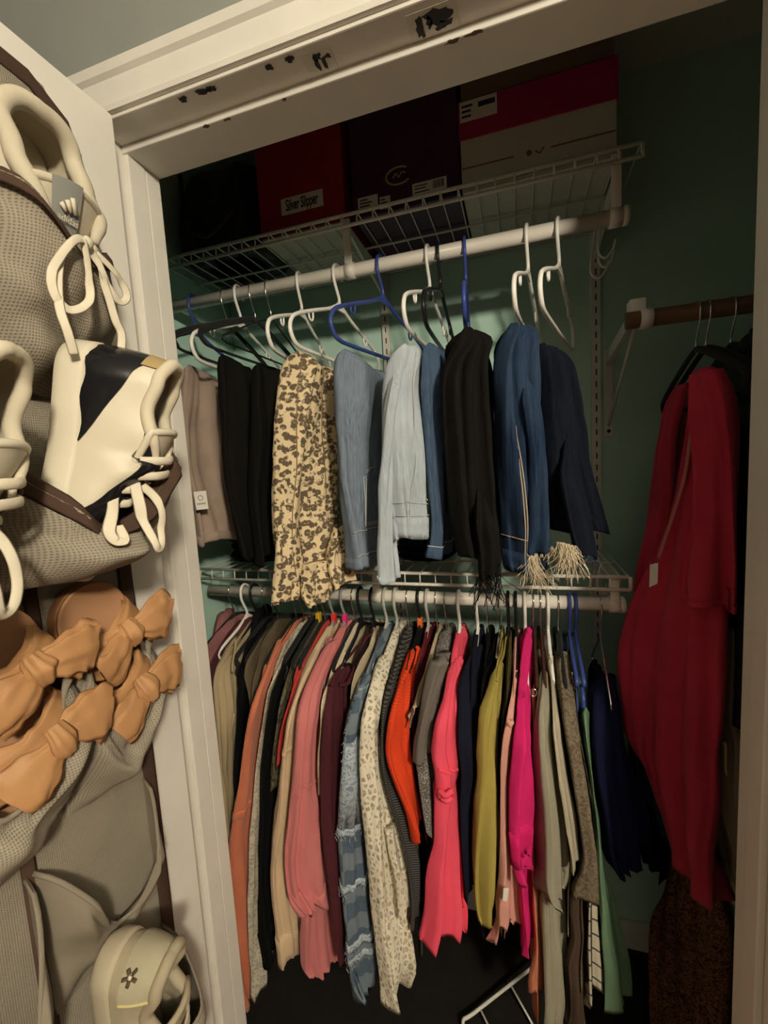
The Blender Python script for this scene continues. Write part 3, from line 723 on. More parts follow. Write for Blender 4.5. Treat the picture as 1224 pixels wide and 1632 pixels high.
top('brown_cardigan', 'dull brown cardigan beside the coral fuzzy cardigan', 'cardigan', [(1005, 420, 440), (1050, 412, 432), (1100, 402, 420), (1180, 395, 412)], c('dull_brown_knit', (.13, .10, .06)), .45, .85, .93, hk='velvet', hm=M_velvet, hlabel='black velvet hanger under the dull brown cardigan', seed=34)
co = c('coral_fuzzy_knit', (.60, .185, .10), bump=.8, fine=350, sheen=.6)
th, PS, PB = top('coral_cardigan', 'long coral orange fuzzy cardigan next to the door jamb', 'cardigan', [(1030, 443, 457), (1060, 434, 452), (1090, 422, 442), (1130, 409, 430), (1180, 399, 420), (1250, 387, 411), (1300, 379, 408), (1400, 371, 406), (1500, 375, 409), (1570, 385, 413), (1612, 396, 412)], co, .42, .78, .85, ts=.013, hk='velvet', hm=M_velvet, hlabel='black velvet hanger under the coral fuzzy cardigan', xg=-.592, seed=35, amp=.004)
band('sleeve_seam', PS, .405, .43, co, th, .0016, 40)
top('cream_lace_shirt', 'cream patterned shirt squeezed between the coral cardigan and a black top', 'shirt', [(1060, 462, 472), (1100, 436, 446), (1200, 416, 431), (1300, 409, 428), (1400, 402, 424), (1500, 404, 424), (1545, 411, 436), (1592, 415, 430)], c('cream_floral_cotton', (.62, .55, .42), pattern='print', col2=(.60, .54, .42), col3=(.33, .30, .26), scale=.9), .25, .80, .87, ts=.010, hk='wire', hm=M_chrome, hlabel='chrome wire hanger under the cream patterned shirt', xg=-.570, seed=36, amp=.005)
top('black_sweater', 'plain black sweater next to the cream patterned shirt', 'sweater', [(1040, 466, 482), (1100, 440, 460), (1200, 427, 454), (1300, 421, 450), (1400, 413, 444), (1480, 417, 444), (1540, 424, 442)], BLK, .30, .80, .88, ts=.014, hk='velvet', hm=M_velvet, hlabel='black velvet hanger under the plain black sweater', xg=-.549, seed=37, cuff=.9)
top('camo_shirt', 'olive brown camouflage shirt behind the cream sweatshirt', 'shirt', [(1030, 470, 488), (1060, 462, 482), (1110, 452, 472), (1180, 446, 464), (1260, 440, 460)], c('olive_camouflage', (.10, .09, .05), pattern='print', col2=(.05, .045, .03), col3=(.16, .14, .09), scale=.5), .32, .82, .90, hk='velvet', hm=M_velvet, hlabel='black velvet hanger under the camouflage shirt', xg=-.528, seed=38, marker=K_yel)
top('red_knit_shirt', 'thin red knit top peeping out beside the cream sweatshirt', 'top', [(1028, 500, 513), (1080, 479, 494), (1150, 463, 479), (1220, 455, 470)], c('brick_red_knit', (.50, .055, .045)), .50, .82, .90, ts=.010, hk='velvet', hm=M_velvet, hlabel='black velvet hanger under the red knit top', seed=39)
cs = c('cream_fleece', (.66, .49, .31), sheen=.4)
th, PS, PB = top('cream_sweatshirt', 'cream beige sweatshirt beside the pink sweatshirt', 'sweatshirt', [(1045, 502, 518), (1080, 484, 506), (1150, 464, 489), (1180, 458, 484), (1250, 450, 476), (1350, 435, 464), (1420, 433, 472), (1480, 442, 480), (1545, 455, 478)], cs, .33, .79, .86, ts=.015, hk='tubular', hm=M_greyP, hlabel='grey plastic hanger with red marker under the cream sweatshirt', seed=40, amp=.005, cuff=.9, marker=K_red)
band('sleeve_seam', PS, .262, .275, cs, th, .002, 40)
pk = c('rose_pink_fleece', (.60, .19, .19), sheen=.4)
th, PS, PB = top('pink_sweatshirt', 'rose pink sweatshirt with a wide sleeve and gathered cuff', 'sweatshirt', [(1035, 520, 545), (1060, 506, 538), (1100, 490, 524), (1150, 479, 516), (1220, 468, 516), (1300, 459, 520), (1380, 453, 524), (1430, 460, 526), (1458, 478, 524)], pk, .33, .775, .845, ts=.022, hk='tubular', hm=M_greyP, hlabel='grey plastic hanger with pink marker under the pink sweatshirt', seed=41, amp=.008, cuff=.93, marker=K_pink, nf=2.6)
R = pxrows([(1440, 480, 528), (1500, 480, 538), (1545, 482, 546), (1562, 490, 546)], .80, .87, .014); drape('lower_hem', R, pk, th, .014, nf=3, amp=.005, seed=42, hem=.006)
G().tube(spline([at(526, 1018, .97), at(520, 1030, .94), at(528, 1040, .93), at(540, 1030, .95), at(542, 1018, .98)], 5), .010, 8, flat=.6).out('stand_collar', pk, th)
seam('shoulder_seam', PS, [(.55, .50), (.7, .47), (.95, .50)], pk, th, .002, .001)
top('ivory_blouse', 'ivory blouse peeping out between the pink sweatshirt and maroon tank', 'blouse', [(1050, 546, 556), (1080, 530, 542), (1120, 517, 532), (1180, 513, 526), (1260, 512, 526)], c('ivory_satin', (.68, .58, .42), rough=.6), .45, .81, .89, ts=.010, hk='velvet', hm=M_velvet, hlabel='black velvet hanger under the ivory blouse', seed=43)
mr = c('maroon_jersey', (.075, .018, .025))
th, PS, PB = top('maroon_tank', 'dark maroon tank top with a scooped neck', 'tank top', [(1086, 522, 578), (1140, 517, 574), (1200, 515, 566), (1300, 518, 560), (1400, 525, 566), (1500, 537, 572), (1545, 546, 575)], mr, .35, .785, .87, ts=.010, hk='tubular', hm=M_blackP, hlabel='black plastic hanger under the maroon tank top', seed=44, sleeve='front_panel', shoulder=False, amp=.003)
for pts in ([at(548, 1092, .84), at(580, 1088, .87), at(605, 1050, .93), at(628, 1012, .98)], [at(525, 1092, .82), at(540, 1070, .86), at(556, 1050, .92), at(575, 1030, .98)]):
    G().tube(spline(pts, 6), .008, 8, flat=.45).out('shoulder_strap', mr, th)
bl = c('cream_crepe', (.58, .48, .32)); 
th, PS, PB = top('cream_blouse', 'cream gathered blouse seen through the neck of the maroon tank', 'blouse', [(1025, 575, 603), (1050, 560, 604), (1085, 548, 590), (1120, 545, 585)], bl, .50, .86, .95, ts=.010, hk='tubular', hm=M_blackP, hlabel='black plastic hanger under the cream gathered blouse', seed=45, nf=5, amp=.004)
dn = c('plaid_patch_denim', (.075, .11, .155), pattern='check', col2=(.17, .205, .245), col3=(.20, .24, .28), scale=19)
dfr = c('frayed_light_denim', (.36, .42, .48), pattern='print', col2=(.20, .26, .34), col3=(.5, .55, .58))
th, PS, PB = top('plaid_denim_jacket', 'blue checked denim jacket with frayed fringe bands', 'jacket', [(1092, 580, 596), (1150, 563, 582), (1200, 556, 580), (1260, 549, 580), (1310, 542, 582), (1400, 542, 590), (1500, 549, 600), (1565, 556, 606), (1606, 575, 600)], dn, .30, .785, .85, ts=.017, hk='tubular', hm=M_clear, hlabel='cloudy clear hanger under the checked denim jacket', seed=46, amp=.004)
band('frayed_yoke', PS, .02, .42, dfr, th, .002, 40)
for v in (.425, .60, .79, .835):
    band('fringe_band', PS, v, v + .022, dfr, th, .003, 40)
    fray('fringe', [PS(k / 30, v + .02, .004) for k in range(30)], dfr, th, 60, .012, .001, int(v * 100), .0006)
fray('fringe', [PS(.45 + .1 * k / 30, .02 + .40 * k / 30, .002) for k in range(30)], dfr, th, 120, .014, .003, 77, .0006)
lc = c('cream_lace', (.78, .72, .58), pattern='lace', col2=(.36, .31, .22), bump=.6, wrd=.002)
th, PS, PB = top('lace_cardigan', 'long cream lace cardigan between the denim jacket and black striped knit', 'cardigan', [(1060, 602, 620), (1080, 594, 622), (1110, 586, 620), (1150, 581, 612), (1200, 579, 608), (1260, 582, 616), (1330, 586, 630), (1400, 591, 642), (1450, 595, 648), (1500, 600, 655), (1560, 608, 660), (1606, 616, 640)], lc, .30, .775, .84, ts=.018, hk='tubular', hm=M_clear, hlabel='cloudy clear hanger under the cream lace cardigan', seed=48, amp=.006, hem=.012)
R = pxrows([(1330, 622, 640), (1400, 640, 660), (1450, 646, 664), (1468, 650, 662)], .79, .83, .010); drape('lace_cuff', R, lc, th, .010, nf=2, amp=.003, seed=49)
bs = c('black_striped_knit', (.012, .012, .012), pattern='stripe', col2=(.11, .105, .10), scale=58)
top('black_striped_sweater', 'black ribbed striped sweater between the lace cardigan and the orange top', 'sweater', [(1042, 640, 655), (1080, 624, 642), (1130, 609, 630), (1200, 606, 626), (1260, 616, 636), (1300, 630, 652), (1400, 648, 668), (1480, 656, 674)], bs, .38, .80, .87, ts=.011, hk='wire', hm=M_chrome, hlabel='white wire hanger under the black striped sweater', seed=50, amp=.003)
og = c('orange_red_ribbed_knit', (.80, .075, .022), pattern='stripe', col2=(.62, .05, .015), scale=75)
top('orange_top', 'bright orange red ribbed top with wide sleeve', 'top', [(1048, 655, 672), (1070, 644, 668), (1100, 633, 664), (1150, 622, 660), (1200, 612, 662), (1250, 626, 668), (1300, 648, 678), (1340, 662, 683)], og, .42, .79, .86, ts=.017, hk='tubular', hm=M_blackP, hlabel='black plastic hanger with orange marker under the orange top', seed=51, amp=.004, marker=K_or, bm=BLK)
top('wine_sweater', 'dark wine sweater hidden between the orange top and tan blouse', 'sweater', [(1040, 690, 705), (1090, 668, 684), (1150, 660, 676), (1250, 668, 684), (1340, 680, 694)], c('wine_knit', (.12, .012, .02)), .42, .83, .91, ts=.010, hk='tubular', hm=M_clear, hlabel='cloudy clear hanger under the dark wine sweater', xg=-.222, seed=52)
top('tan_blouse', 'tan blouse with gathered frilly sleeve', 'blouse', [(1070, 680, 692), (1090, 670, 688), (1120, 660, 680), (1142, 656, 670)], c('tan_crinkle', (.50, .40, .28)), .55, .80, .87, ts=.013, hk='wire', hm=M_chrome, hlabel='chrome wire hanger under the tan blouse', seed=53, nf=4, amp=.004, hem=.012)
gm = c('grey_glitter_knit', (.10, .095, .09), pattern='glitter', col2=(.40, .38, .35), rough=.5)
th, PS, PB = top('grey_glitter_top', 'grey glittery knit top with draped sleeve', 'top', [(1058, 696, 712), (1100, 683, 706), (1150, 668, 698), (1200, 665, 694), (1250, 672, 700), (1300, 680, 700), (1335, 690, 702)], gm, .45, .795, .865, ts=.014, hk='wire', hm=M_chrome, hlabel='chrome wire hanger under the grey glittery top', seed=54, amp=.006)
R = pxrows([(1060, 698, 712), (1120, 678, 704), (1180, 664, 694), (1215, 664, 690)], .788, .858, .014); drape('plain_yoke', R, c('grey_jersey', (.16, .14, .125)), th, .014, nf=3, amp=.005, seed=55)
cp = c('hot_coral_cotton', (.85, .09, .15), wr=45)
th, PS, PB = top('coral_pink_top', 'hot coral pink top knotted at the waist', 'top', [(1068, 722, 736), (1100, 706, 732), (1150, 694, 730), (1200, 691, 732), (1235, 700, 736), (1262, 708, 728), (1272, 706, 724), (1310, 701, 732), (1360, 696, 738), (1420, 688, 742), (1470, 682, 744), (1508, 672, 742)], cp, .50, .78, .85, ts=.018, hk='tubular', hm=M_white, hlabel='white plastic hanger under the coral pink top', seed=56, amp=.008, nf=3, hem=.007)
G().tube(spline([at(702, 1262, .775), at(712, 1268, .768), at(722, 1262, .775), at(726, 1270, .785), at(714, 1276, .772), at(703, 1270, .778)], 5, True), .006, 8, closed=True).out('waist_knot', cp, th)
seam('sleeve_hem', PS, [(.55, .28), (.7, .30), (.95, .36)], cp, th, .003, .001)
ny = c('navy_jersey', (.009, .010, .022))
top('navy_sweater', 'dark navy sweater filling the gap beside the coral pink top', 'sweater', [(1048, 752, 778), (1075, 738, 778), (1110, 728, 776), (1200, 727, 774), (1300, 734, 772), (1380, 744, 772), (1440, 752, 772)], ny, .45, .805, .88, ts=.016, hk='tubular', hm=M_white, hlabel='white plastic hanger under the dark navy sweater', seed=57, amp=.004)
top('black_knit_shirt', 'black top hidden between the navy sweater and mustard top', 'top', [(1030, 790, 808), (1080, 782, 800), (1200, 776, 796), (1350, 776, 796)], BLK, .48, .86, .94, ts=.012, hk='wire', hm=M_chrome, hlabel='chrome wire hanger under the hidden black top', xg=-.078, seed=58)
mu = c('mustard_olive_knit', (.36, .29, .075), wr=50)
th, PS, PB = top('mustard_top', 'mustard olive knit top with long loose sleeve', 'top', [(1078, 789, 804), (1110, 779, 804), (1150, 771, 800), (1250, 768, 800), (1350, 760, 802), (1420, 757, 803), (1462, 764, 802), (1484, 780, 797)], mu, .55, .785, .855, ts=.018, hk='clip', hm=M_chrome, hlabel='chrome clip hanger under the mustard olive top', seed=59, amp=.007, hem=.006)
G().tube(spline([at(792, 1085, .80), at(796, 1060, .85), at(806, 1040, .92), at(812, 1015, .99)], 5), .003, 6).out('hanging_loop', mu, th)
top('brown_olive_top', 'dark olive brown top between the mustard top and pink blouse', 'top', [(1020, 815, 830), (1080, 805, 818), (1150, 799, 812), (1280, 798, 810)], c('olive_brown_knit', (.07, .055, .02)), .50, .84, .92, ts=.010, hk='tubular', hm=M_blackP, hlabel='black plastic hanger under the dark olive brown top', seed=60)
bp = c('blush_pink_crepe', (.66, .33, .27))
th, PS, PB = top('blush_blouse', 'blush pink blouse with a white care tag near the hem', 'blouse', [(1080, 817, 829), (1120, 813, 826), (1150, 811, 824), (1200, 802, 824), (1290, 798, 818), (1380, 790, 824), (1440, 772, 836), (1498, 770, 842)], bp, .48, .80, .87, ts=.010, hk='tubular', hm=M_blackP, hlabel='black plastic hanger with slim hook under the blush pink blouse', seed=61, amp=.006, nf=3.5, sleeve='front_panel', hem=.010)
q = [at(799, 1415, .775), at(812, 1417, .775), at(808, 1437, .775), at(797, 1434, .775)]
G().add(q + [v + Vector((0, .001, 0)) for v in q], [(0, 1, 2, 3), (7, 6, 5, 4), (0, 4, 5, 1), (1, 5, 6, 2), (2, 6, 7, 3), (3, 7, 4, 0)]).out('care_tag', M_paper, th, False)
G().tube(spline([at(811, 1148, .79), at(818, 1155, .785), at(824, 1150, .79)], 4), .006, 8).out('shoulder_bow', bp, th)
mg = c('magenta_jersey', (.66, .022, .16), wr=40)
th, PS, PB = top('magenta_top', 'vivid magenta top with smocked sleeve cuff', 'top', [(1018, 843, 851), (1070, 833, 852), (1130, 822, 850), (1180, 818, 850), (1230, 814, 854), (1290, 812, 856), (1330, 812, 852), (1375, 818, 852), (1404, 830, 849)], mg, .46, .785, .85, ts=.017, hk='tubular', hm=M_white, hlabel='cream white hanger under the magenta top', seed=62, amp=.007, nf=3)
band('smocked_cuff', PS, .76, .92, c('magenta_smocking', (.72, .022, .16), pattern='stripe', col2=(.50, .012, .11), scale=110), th, .0015, 40)
R = pxrows([(1390, 830, 850), (1450, 834, 852), (1528, 842, 852)], .82, .88, .010); drape('lower_hem', R, mg, th, .010, nf=2, amp=.004, seed=63)
th, PS, PB = top('peach_top', 'peach coral strappy top hanging low beside the magenta top', 'top', [(1105, 850, 862), (1200, 852, 866), (1300, 855, 868), (1400, 851, 866), (1500, 850, 866), (1592, 851, 864)], c('peach_coral_knit', (.56, .20, .12)), .30, .83, .89, ts=.010, hk='velvet', hm=c('brown_velvet', (.06, .025, .015)), hlabel='brown velvet hanger under the peach coral top', seed=64, amp=.003, shoulder=False)
G().tube([at(852, 1104, .81) + Vector((.007 * cos(a), 0, .007 * sin(a))) for a in [k * pi / 8 for k in range(16)]], .0012, 6, closed=True).out('strap_ring', M_chrome, th)
sg = c('sage_grey_satin', (.30, .28, .21), rough=.6, wr=30)
th, PS, PB = top('sage_dress', 'sage grey satin dress with a pointed draped panel', 'dress', [(1085, 860, 872), (1150, 857, 880), (1250, 857, 890), (1350, 862, 896), (1415, 864, 900), (1445, 876, 894)], sg, .32, .785, .85, ts=.016, hk='velvet', hm=c('brown_velvet', (.06, .025, .015)), hlabel='brown velvet hanger under the sage grey dress', seed=65, amp=.008, nf=3, sleeve='draped_panel', shoulder=False)
R = pxrows([(1390, 866, 910), (1480, 868, 908), (1560, 872, 906), (1640, 876, 904)], .82, .90, .016); drape('skirt', R, sg, th, .016, nf=3, amp=.008, seed=66, hem=.0)
top('greige_wrap', 'pale greige wrap with a rounded drape end', 'wrap', [(1065, 870, 882), (1150, 880, 898), (1250, 894, 914), (1350, 910, 928), (1400, 918, 934)], c('greige_jersey', (.42, .37, .28)), .52, .79, .86, ts=.010, hk='tubular', hm=M_white, hlabel='cream white hanger under the pale greige wrap', seed=67, amp=.004, shoulder=False)
tl = c('taupe_lace', (.16, .125, .085), pattern='print', col2=(.11, .085, .06), col3=(.21, .17, .12), scale=1.2)
th, PS, PB = top('taupe_lace_dress', 'taupe brown lace dress beside the pale greige wrap', 'dress', [(1060, 884, 906), (1150, 890, 920), (1250, 900, 934), (1350, 916, 950), (1435, 926, 950)], tl, .40, .80, .87, ts=.016, hk='velvet', hm=M_velvet, hlabel='black velvet hanger under the taupe lace dress', seed=68, amp=.009, nf=3, shoulder=False)
R = pxrows([(1410, 900, 944), (1500, 898, 940), (1640, 896, 934)], .84, .92, .016); drape('skirt', R, c('dark_brown_crepe', (.075, .05, .035)), th, .016, nf=3, amp=.008, seed=69, hem=0)
top('grid_print_skirt', 'white skirt with black grid lines showing below the taupe lace dress', 'skirt', [(1100, 908, 922), (1250, 926, 940), (1420, 934, 956), (1500, 934, 962), (1595, 932, 970)], c('white_grid_print', (.55, .50, .38), pattern='grid', col2=(.05, .05, .05), scale=16), .30, .86, .94, ts=.010, hk='tubular', hm=M_blueP, hlabel='blue plastic hanger under the grid print skirt', seed=70, shoulder=False, back=1.1, bodyfront=.95)
top('mint_dress', 'pale mint green dress hanging lowest beside the grid print skirt', 'dress', [(1150, 924, 934), (1250, 934, 944), (1400, 952, 966), (1500, 962, 978), (1570, 972, 988), (1622, 982, 992)], c('mint_jersey', (.15, .25, .15)), .30, .87, .94, ts=.010, hk='tubular', hm=M_blueP, hlabel='blue plastic hanger under the mint green dress', seed=71, shoulder=False, back=1.12, bodyfront=.95)
nb = c('royal_navy_crepe', (.007, .009, .038), wr=30)
top('navy_dress', 'royal navy dress hanging apart at the end of the white rod', 'dress', [(1105, 950, 978), (1150, 944, 990), (1200, 942, 1006), (1260, 944, 1018), (1320, 952, 1026), (1370, 962, 1020), (1396, 975, 1010)], nb, .60, .90, 1.0, ts=.022, hk='wire', hm=M_chrome, hlabel='bright wire hanger at the very end of the white rod', seed=72, amp=.010, nf=3, sleeve='front_panel', shoulder=False, xg=.165, back=1.15, bodyfront=1.0)

# ================================================================== CLOTHES ON THE WOODEN ROD
RG = 'clothes hanging from the wooden rod'; WZ = 1.765
hgR = 'hangers on the wooden rod'
def px_x(px, py, d): return at(px, py, d).x
xr1 = px_x(1112, 495, ROD_D); RH = []; RTH = {}
for px, l in ((1112, 'black velvet hanger under the red robe'), (1138, 'black velvet hanger behind the red robe hanger'), (1160, 'black velvet hanger next to the dark coat')):
    RH.append(hanger(l, px_x(px, 495, ROD_D), WZ, 'velvet', M_velvet, 0.0, hgR, rr=.0165))
rd = c('crimson_crepe', (.55, .040, .085), sheen=.3, wr=25)
th = RTH['red_robe'] = thing('red_robe', 'crimson red robe with wide sleeve and pale neckline trim', 'robe', (xr1, ROD_D, .80), RG)
rows = [(592, 1112, 1138, .012, .90, .86), (612, 1110, 1150, .022, .90, .86), (650, 1106, 1160, .026, .91, .86), (700, 1098, 1166, .028, .92, .86), (760, 1088, 1170, .03, .94, .86), (820, 1070, 1173, .032, .97, .86), (888, 1044, 1176, .034, 1.0, .86), (980, 1008, 1170), (1070, 993, 1160), (1150, 978, 1152), (1200, 992, 1148), (1250, 1030, 1144), (1300, 1072, 1140), (1336, 1104, 1132)]
R = pxrows(rows, 1.03, .86, .033); o, PR = drape('robe_body', R, rd, th, .033, nf=2.2, amp=.012, seed=80, hem=.004, nth=64, nz=52)
R = pxrows([(616, 1082, 1092, .006), (650, 1067, 1080), (700, 1056, 1069), (800, 1034, 1066), (880, 1021, 1054), (960, 1010, 1040), (1000, 1008, 1030)], 1.07, 1.02, .010); drape('far_front_panel', R, rd, th, .010, nf=1.6, amp=.005, seed=78)
R = pxrows([(630, 1076, 1112, .006), (700, 1062, 1104), (780, 1056, 1088), (850, 1046, 1072)], 1.14, 1.10, .006); drape('back_lining', R, c('dull_mauve_lining', (.30, .07, .085)), th, .006, nf=1.5, amp=.003, seed=79)
R = pxrows([(598, 1112, 1142, .014), (640, 1112, 1160), (700, 1112, 1170), (780, 1106, 1176), (860, 1096, 1178), (920, 1088, 1178), (958, 1082, 1175)], .875, .82, .022); o, P2 = drape('wide_sleeve', R, rd, th, .022, nf=1.6, amp=.008, seed=81, hem=.006)
band('sleeve_hem', P2, .955, .995, rd, th, .002)
tr = c('pale_pink_trim', (.55, .20, .18))
G().tube(spline([at(1122, 594, .86), at(1110, 640, .872), at(1101, 700, .875), at(1091, 760, .88), at(1073, 820, .905), at(1050, 888, .93)], 8), .0055, 8, flat=.5).out('neckline_trim', tr, th)
q = [at(1036, 900, .87), at(1049, 897, .87), at(1048, 930, .87), at(1035, 936, .87)]
G().add(q + [v + Vector((0, .001, 0)) for v in q], [(0, 1, 2, 3), (7, 6, 5, 4), (0, 4, 5, 1), (1, 5, 6, 2), (2, 6, 7, 3), (3, 7, 4, 0)]).out('price_tag', M_paper, th, False)
G().tube([at(1066, 688, 1.08), at(1080, 686, 1.08)], .006, 6, flat=.5).out('size_label', M_ink, th)
def side(name, label, cat, rows, m, dA, dB, t=.02, part='body', seed=1, **k):
    R = pxrows(rows, dA, dB, t); c_ = Vector((R[0][1][0], R[0][1][1], R[-1][0]))
    th = RTH[name] = thing(name, label, cat, c_, RG); o, P = drape(part, R, m, th, t, seed=seed, **k); return th, P
th, P = side('dark_coat', 'black quilted coat half hidden by the door jamb', 'coat', [(560, 1165, 1190, .012), (585, 1150, 1200), (620, 1148, 1204), (700, 1156, 1206), (850, 1172, 1204), (1000, 1170, 1200), (1100, 1168, 1196)], c('black_nylon', (.010, .010, .011), rough=.5), 1.02, .84, .03, seed=83, amp=.008)
G().tube(spline([at(1158, 600, .86), at(1160, 588, .855), at(1172, 584, .85)], 5), .006, 8).out('white_collar', c('white_cotton', (.6, .56, .48)), th)
th, P = side('cream_skirt', 'cream satin skirt with a curved hem behind the red robe', 'skirt', [(980, 1150, 1172, .010), (1100, 1142, 1170), (1200, 1138, 1168), (1300, 1110, 1165), (1350, 1118, 1162), (1392, 1148, 1162)], c('cream_satin', (.42, .36, .27), rough=.45), .98, .90, .020, seed=84, amp=.006, part='skirt')
G().tube(spline([at(1137, 1180, .88), at(1143, 1210, .88), at(1150, 1234, .88)], 4), .007, 8, flat=.4).out('satin_ribbon', solid('gold_satin', (.62, .50, .30), .25), th)
fl = c('brown_paisley_print', (.16, .045, .025), pattern='print', col2=(.035, .018, .012), col3=(.26, .15, .08), scale=1.6)
th, P = side('paisley_skirt', 'long pleated brown and rust patterned skirt', 'skirt', [(1230, 1072, 1160, .015), (1330, 1062, 1162), (1420, 1052, 1164), (1520, 1042, 1162), (1640, 1050, 1160)], fl, 1.12, .93, .030, seed=85, nf=7, amp=.008, part='pleated_skirt', hem=0)
th, P = side('teal_top', 'dark teal top peeping out under the red robe', 'top', [(1180, 1010, 1060, .010), (1230, 1022, 1068), (1280, 1040, 1080), (1298, 1056, 1082)], c('dark_teal', (.012, .075, .065)), 1.10, 1.02, .018, seed=86)
th, P = side('black_lace_top', 'black top hanging behind the teal top', 'top', [(1150, 1000, 1050, .010), (1230, 1005, 1070), (1300, 1012, 1080), (1360, 1030, 1082)], BLK, 1.20, 1.12, .018, seed=87)

# ================================================================== SQUEEZE NEIGHBOURS APART
# Clothes on a rod press against each other: wherever two of them would share the same place, both are flattened until they only touch.
def parts_of(o):
    r = []
    for ch in o.children:
        if ch.type == 'MESH': r.append(ch)
        r += parts_of(ch)
    return r
def co_get(ob):
    n = len(ob.data.vertices); a = np.empty(n * 3); ob.data.vertices.foreach_get('co', a); return a.reshape(n, 3) + np.array(worldloc(ob))
def co_set(ob, A):
    ob.data.vertices.foreach_set('co', (A - np.array(worldloc(ob))).ravel()); ob.data.update()
QUADS = {}
def samples(ob, A):
    Q = QUADS.get(ob.name)
    if Q is None:
        me = ob.data; n = len(me.polygons); ls = np.empty(n, int); lt = np.empty(n, int); me.polygons.foreach_get('loop_start', ls); me.polygons.foreach_get('loop_total', lt)
        vi = np.empty(len(me.loops), int); me.loops.foreach_get('vertex_index', vi); ls = ls[lt == 4]
        Q = QUADS[ob.name] = vi[ls[:, None] + np.arange(4)] if len(ls) else np.zeros((0, 4), int)
    extra = []
    for p in ob.data.polygons:
        if len(p.vertices) > 8:
            q = A[list(p.vertices)]; c_ = q.mean(0)
            for k in (.15, .3, .45, .6, .75, .9): extra.append(c_ + (q - c_) * k)
    if extra: A = np.vstack([A] + extra)
    if len(Q) == 0: return A
    q = A[Q]; c_ = q.mean(1, keepdims=True)
    return np.vstack([A, c_[:, 0], ((q + np.roll(q, -1, 1)) / 2).reshape(-1, 3), ((q + c_) / 2).reshape(-1, 3)])
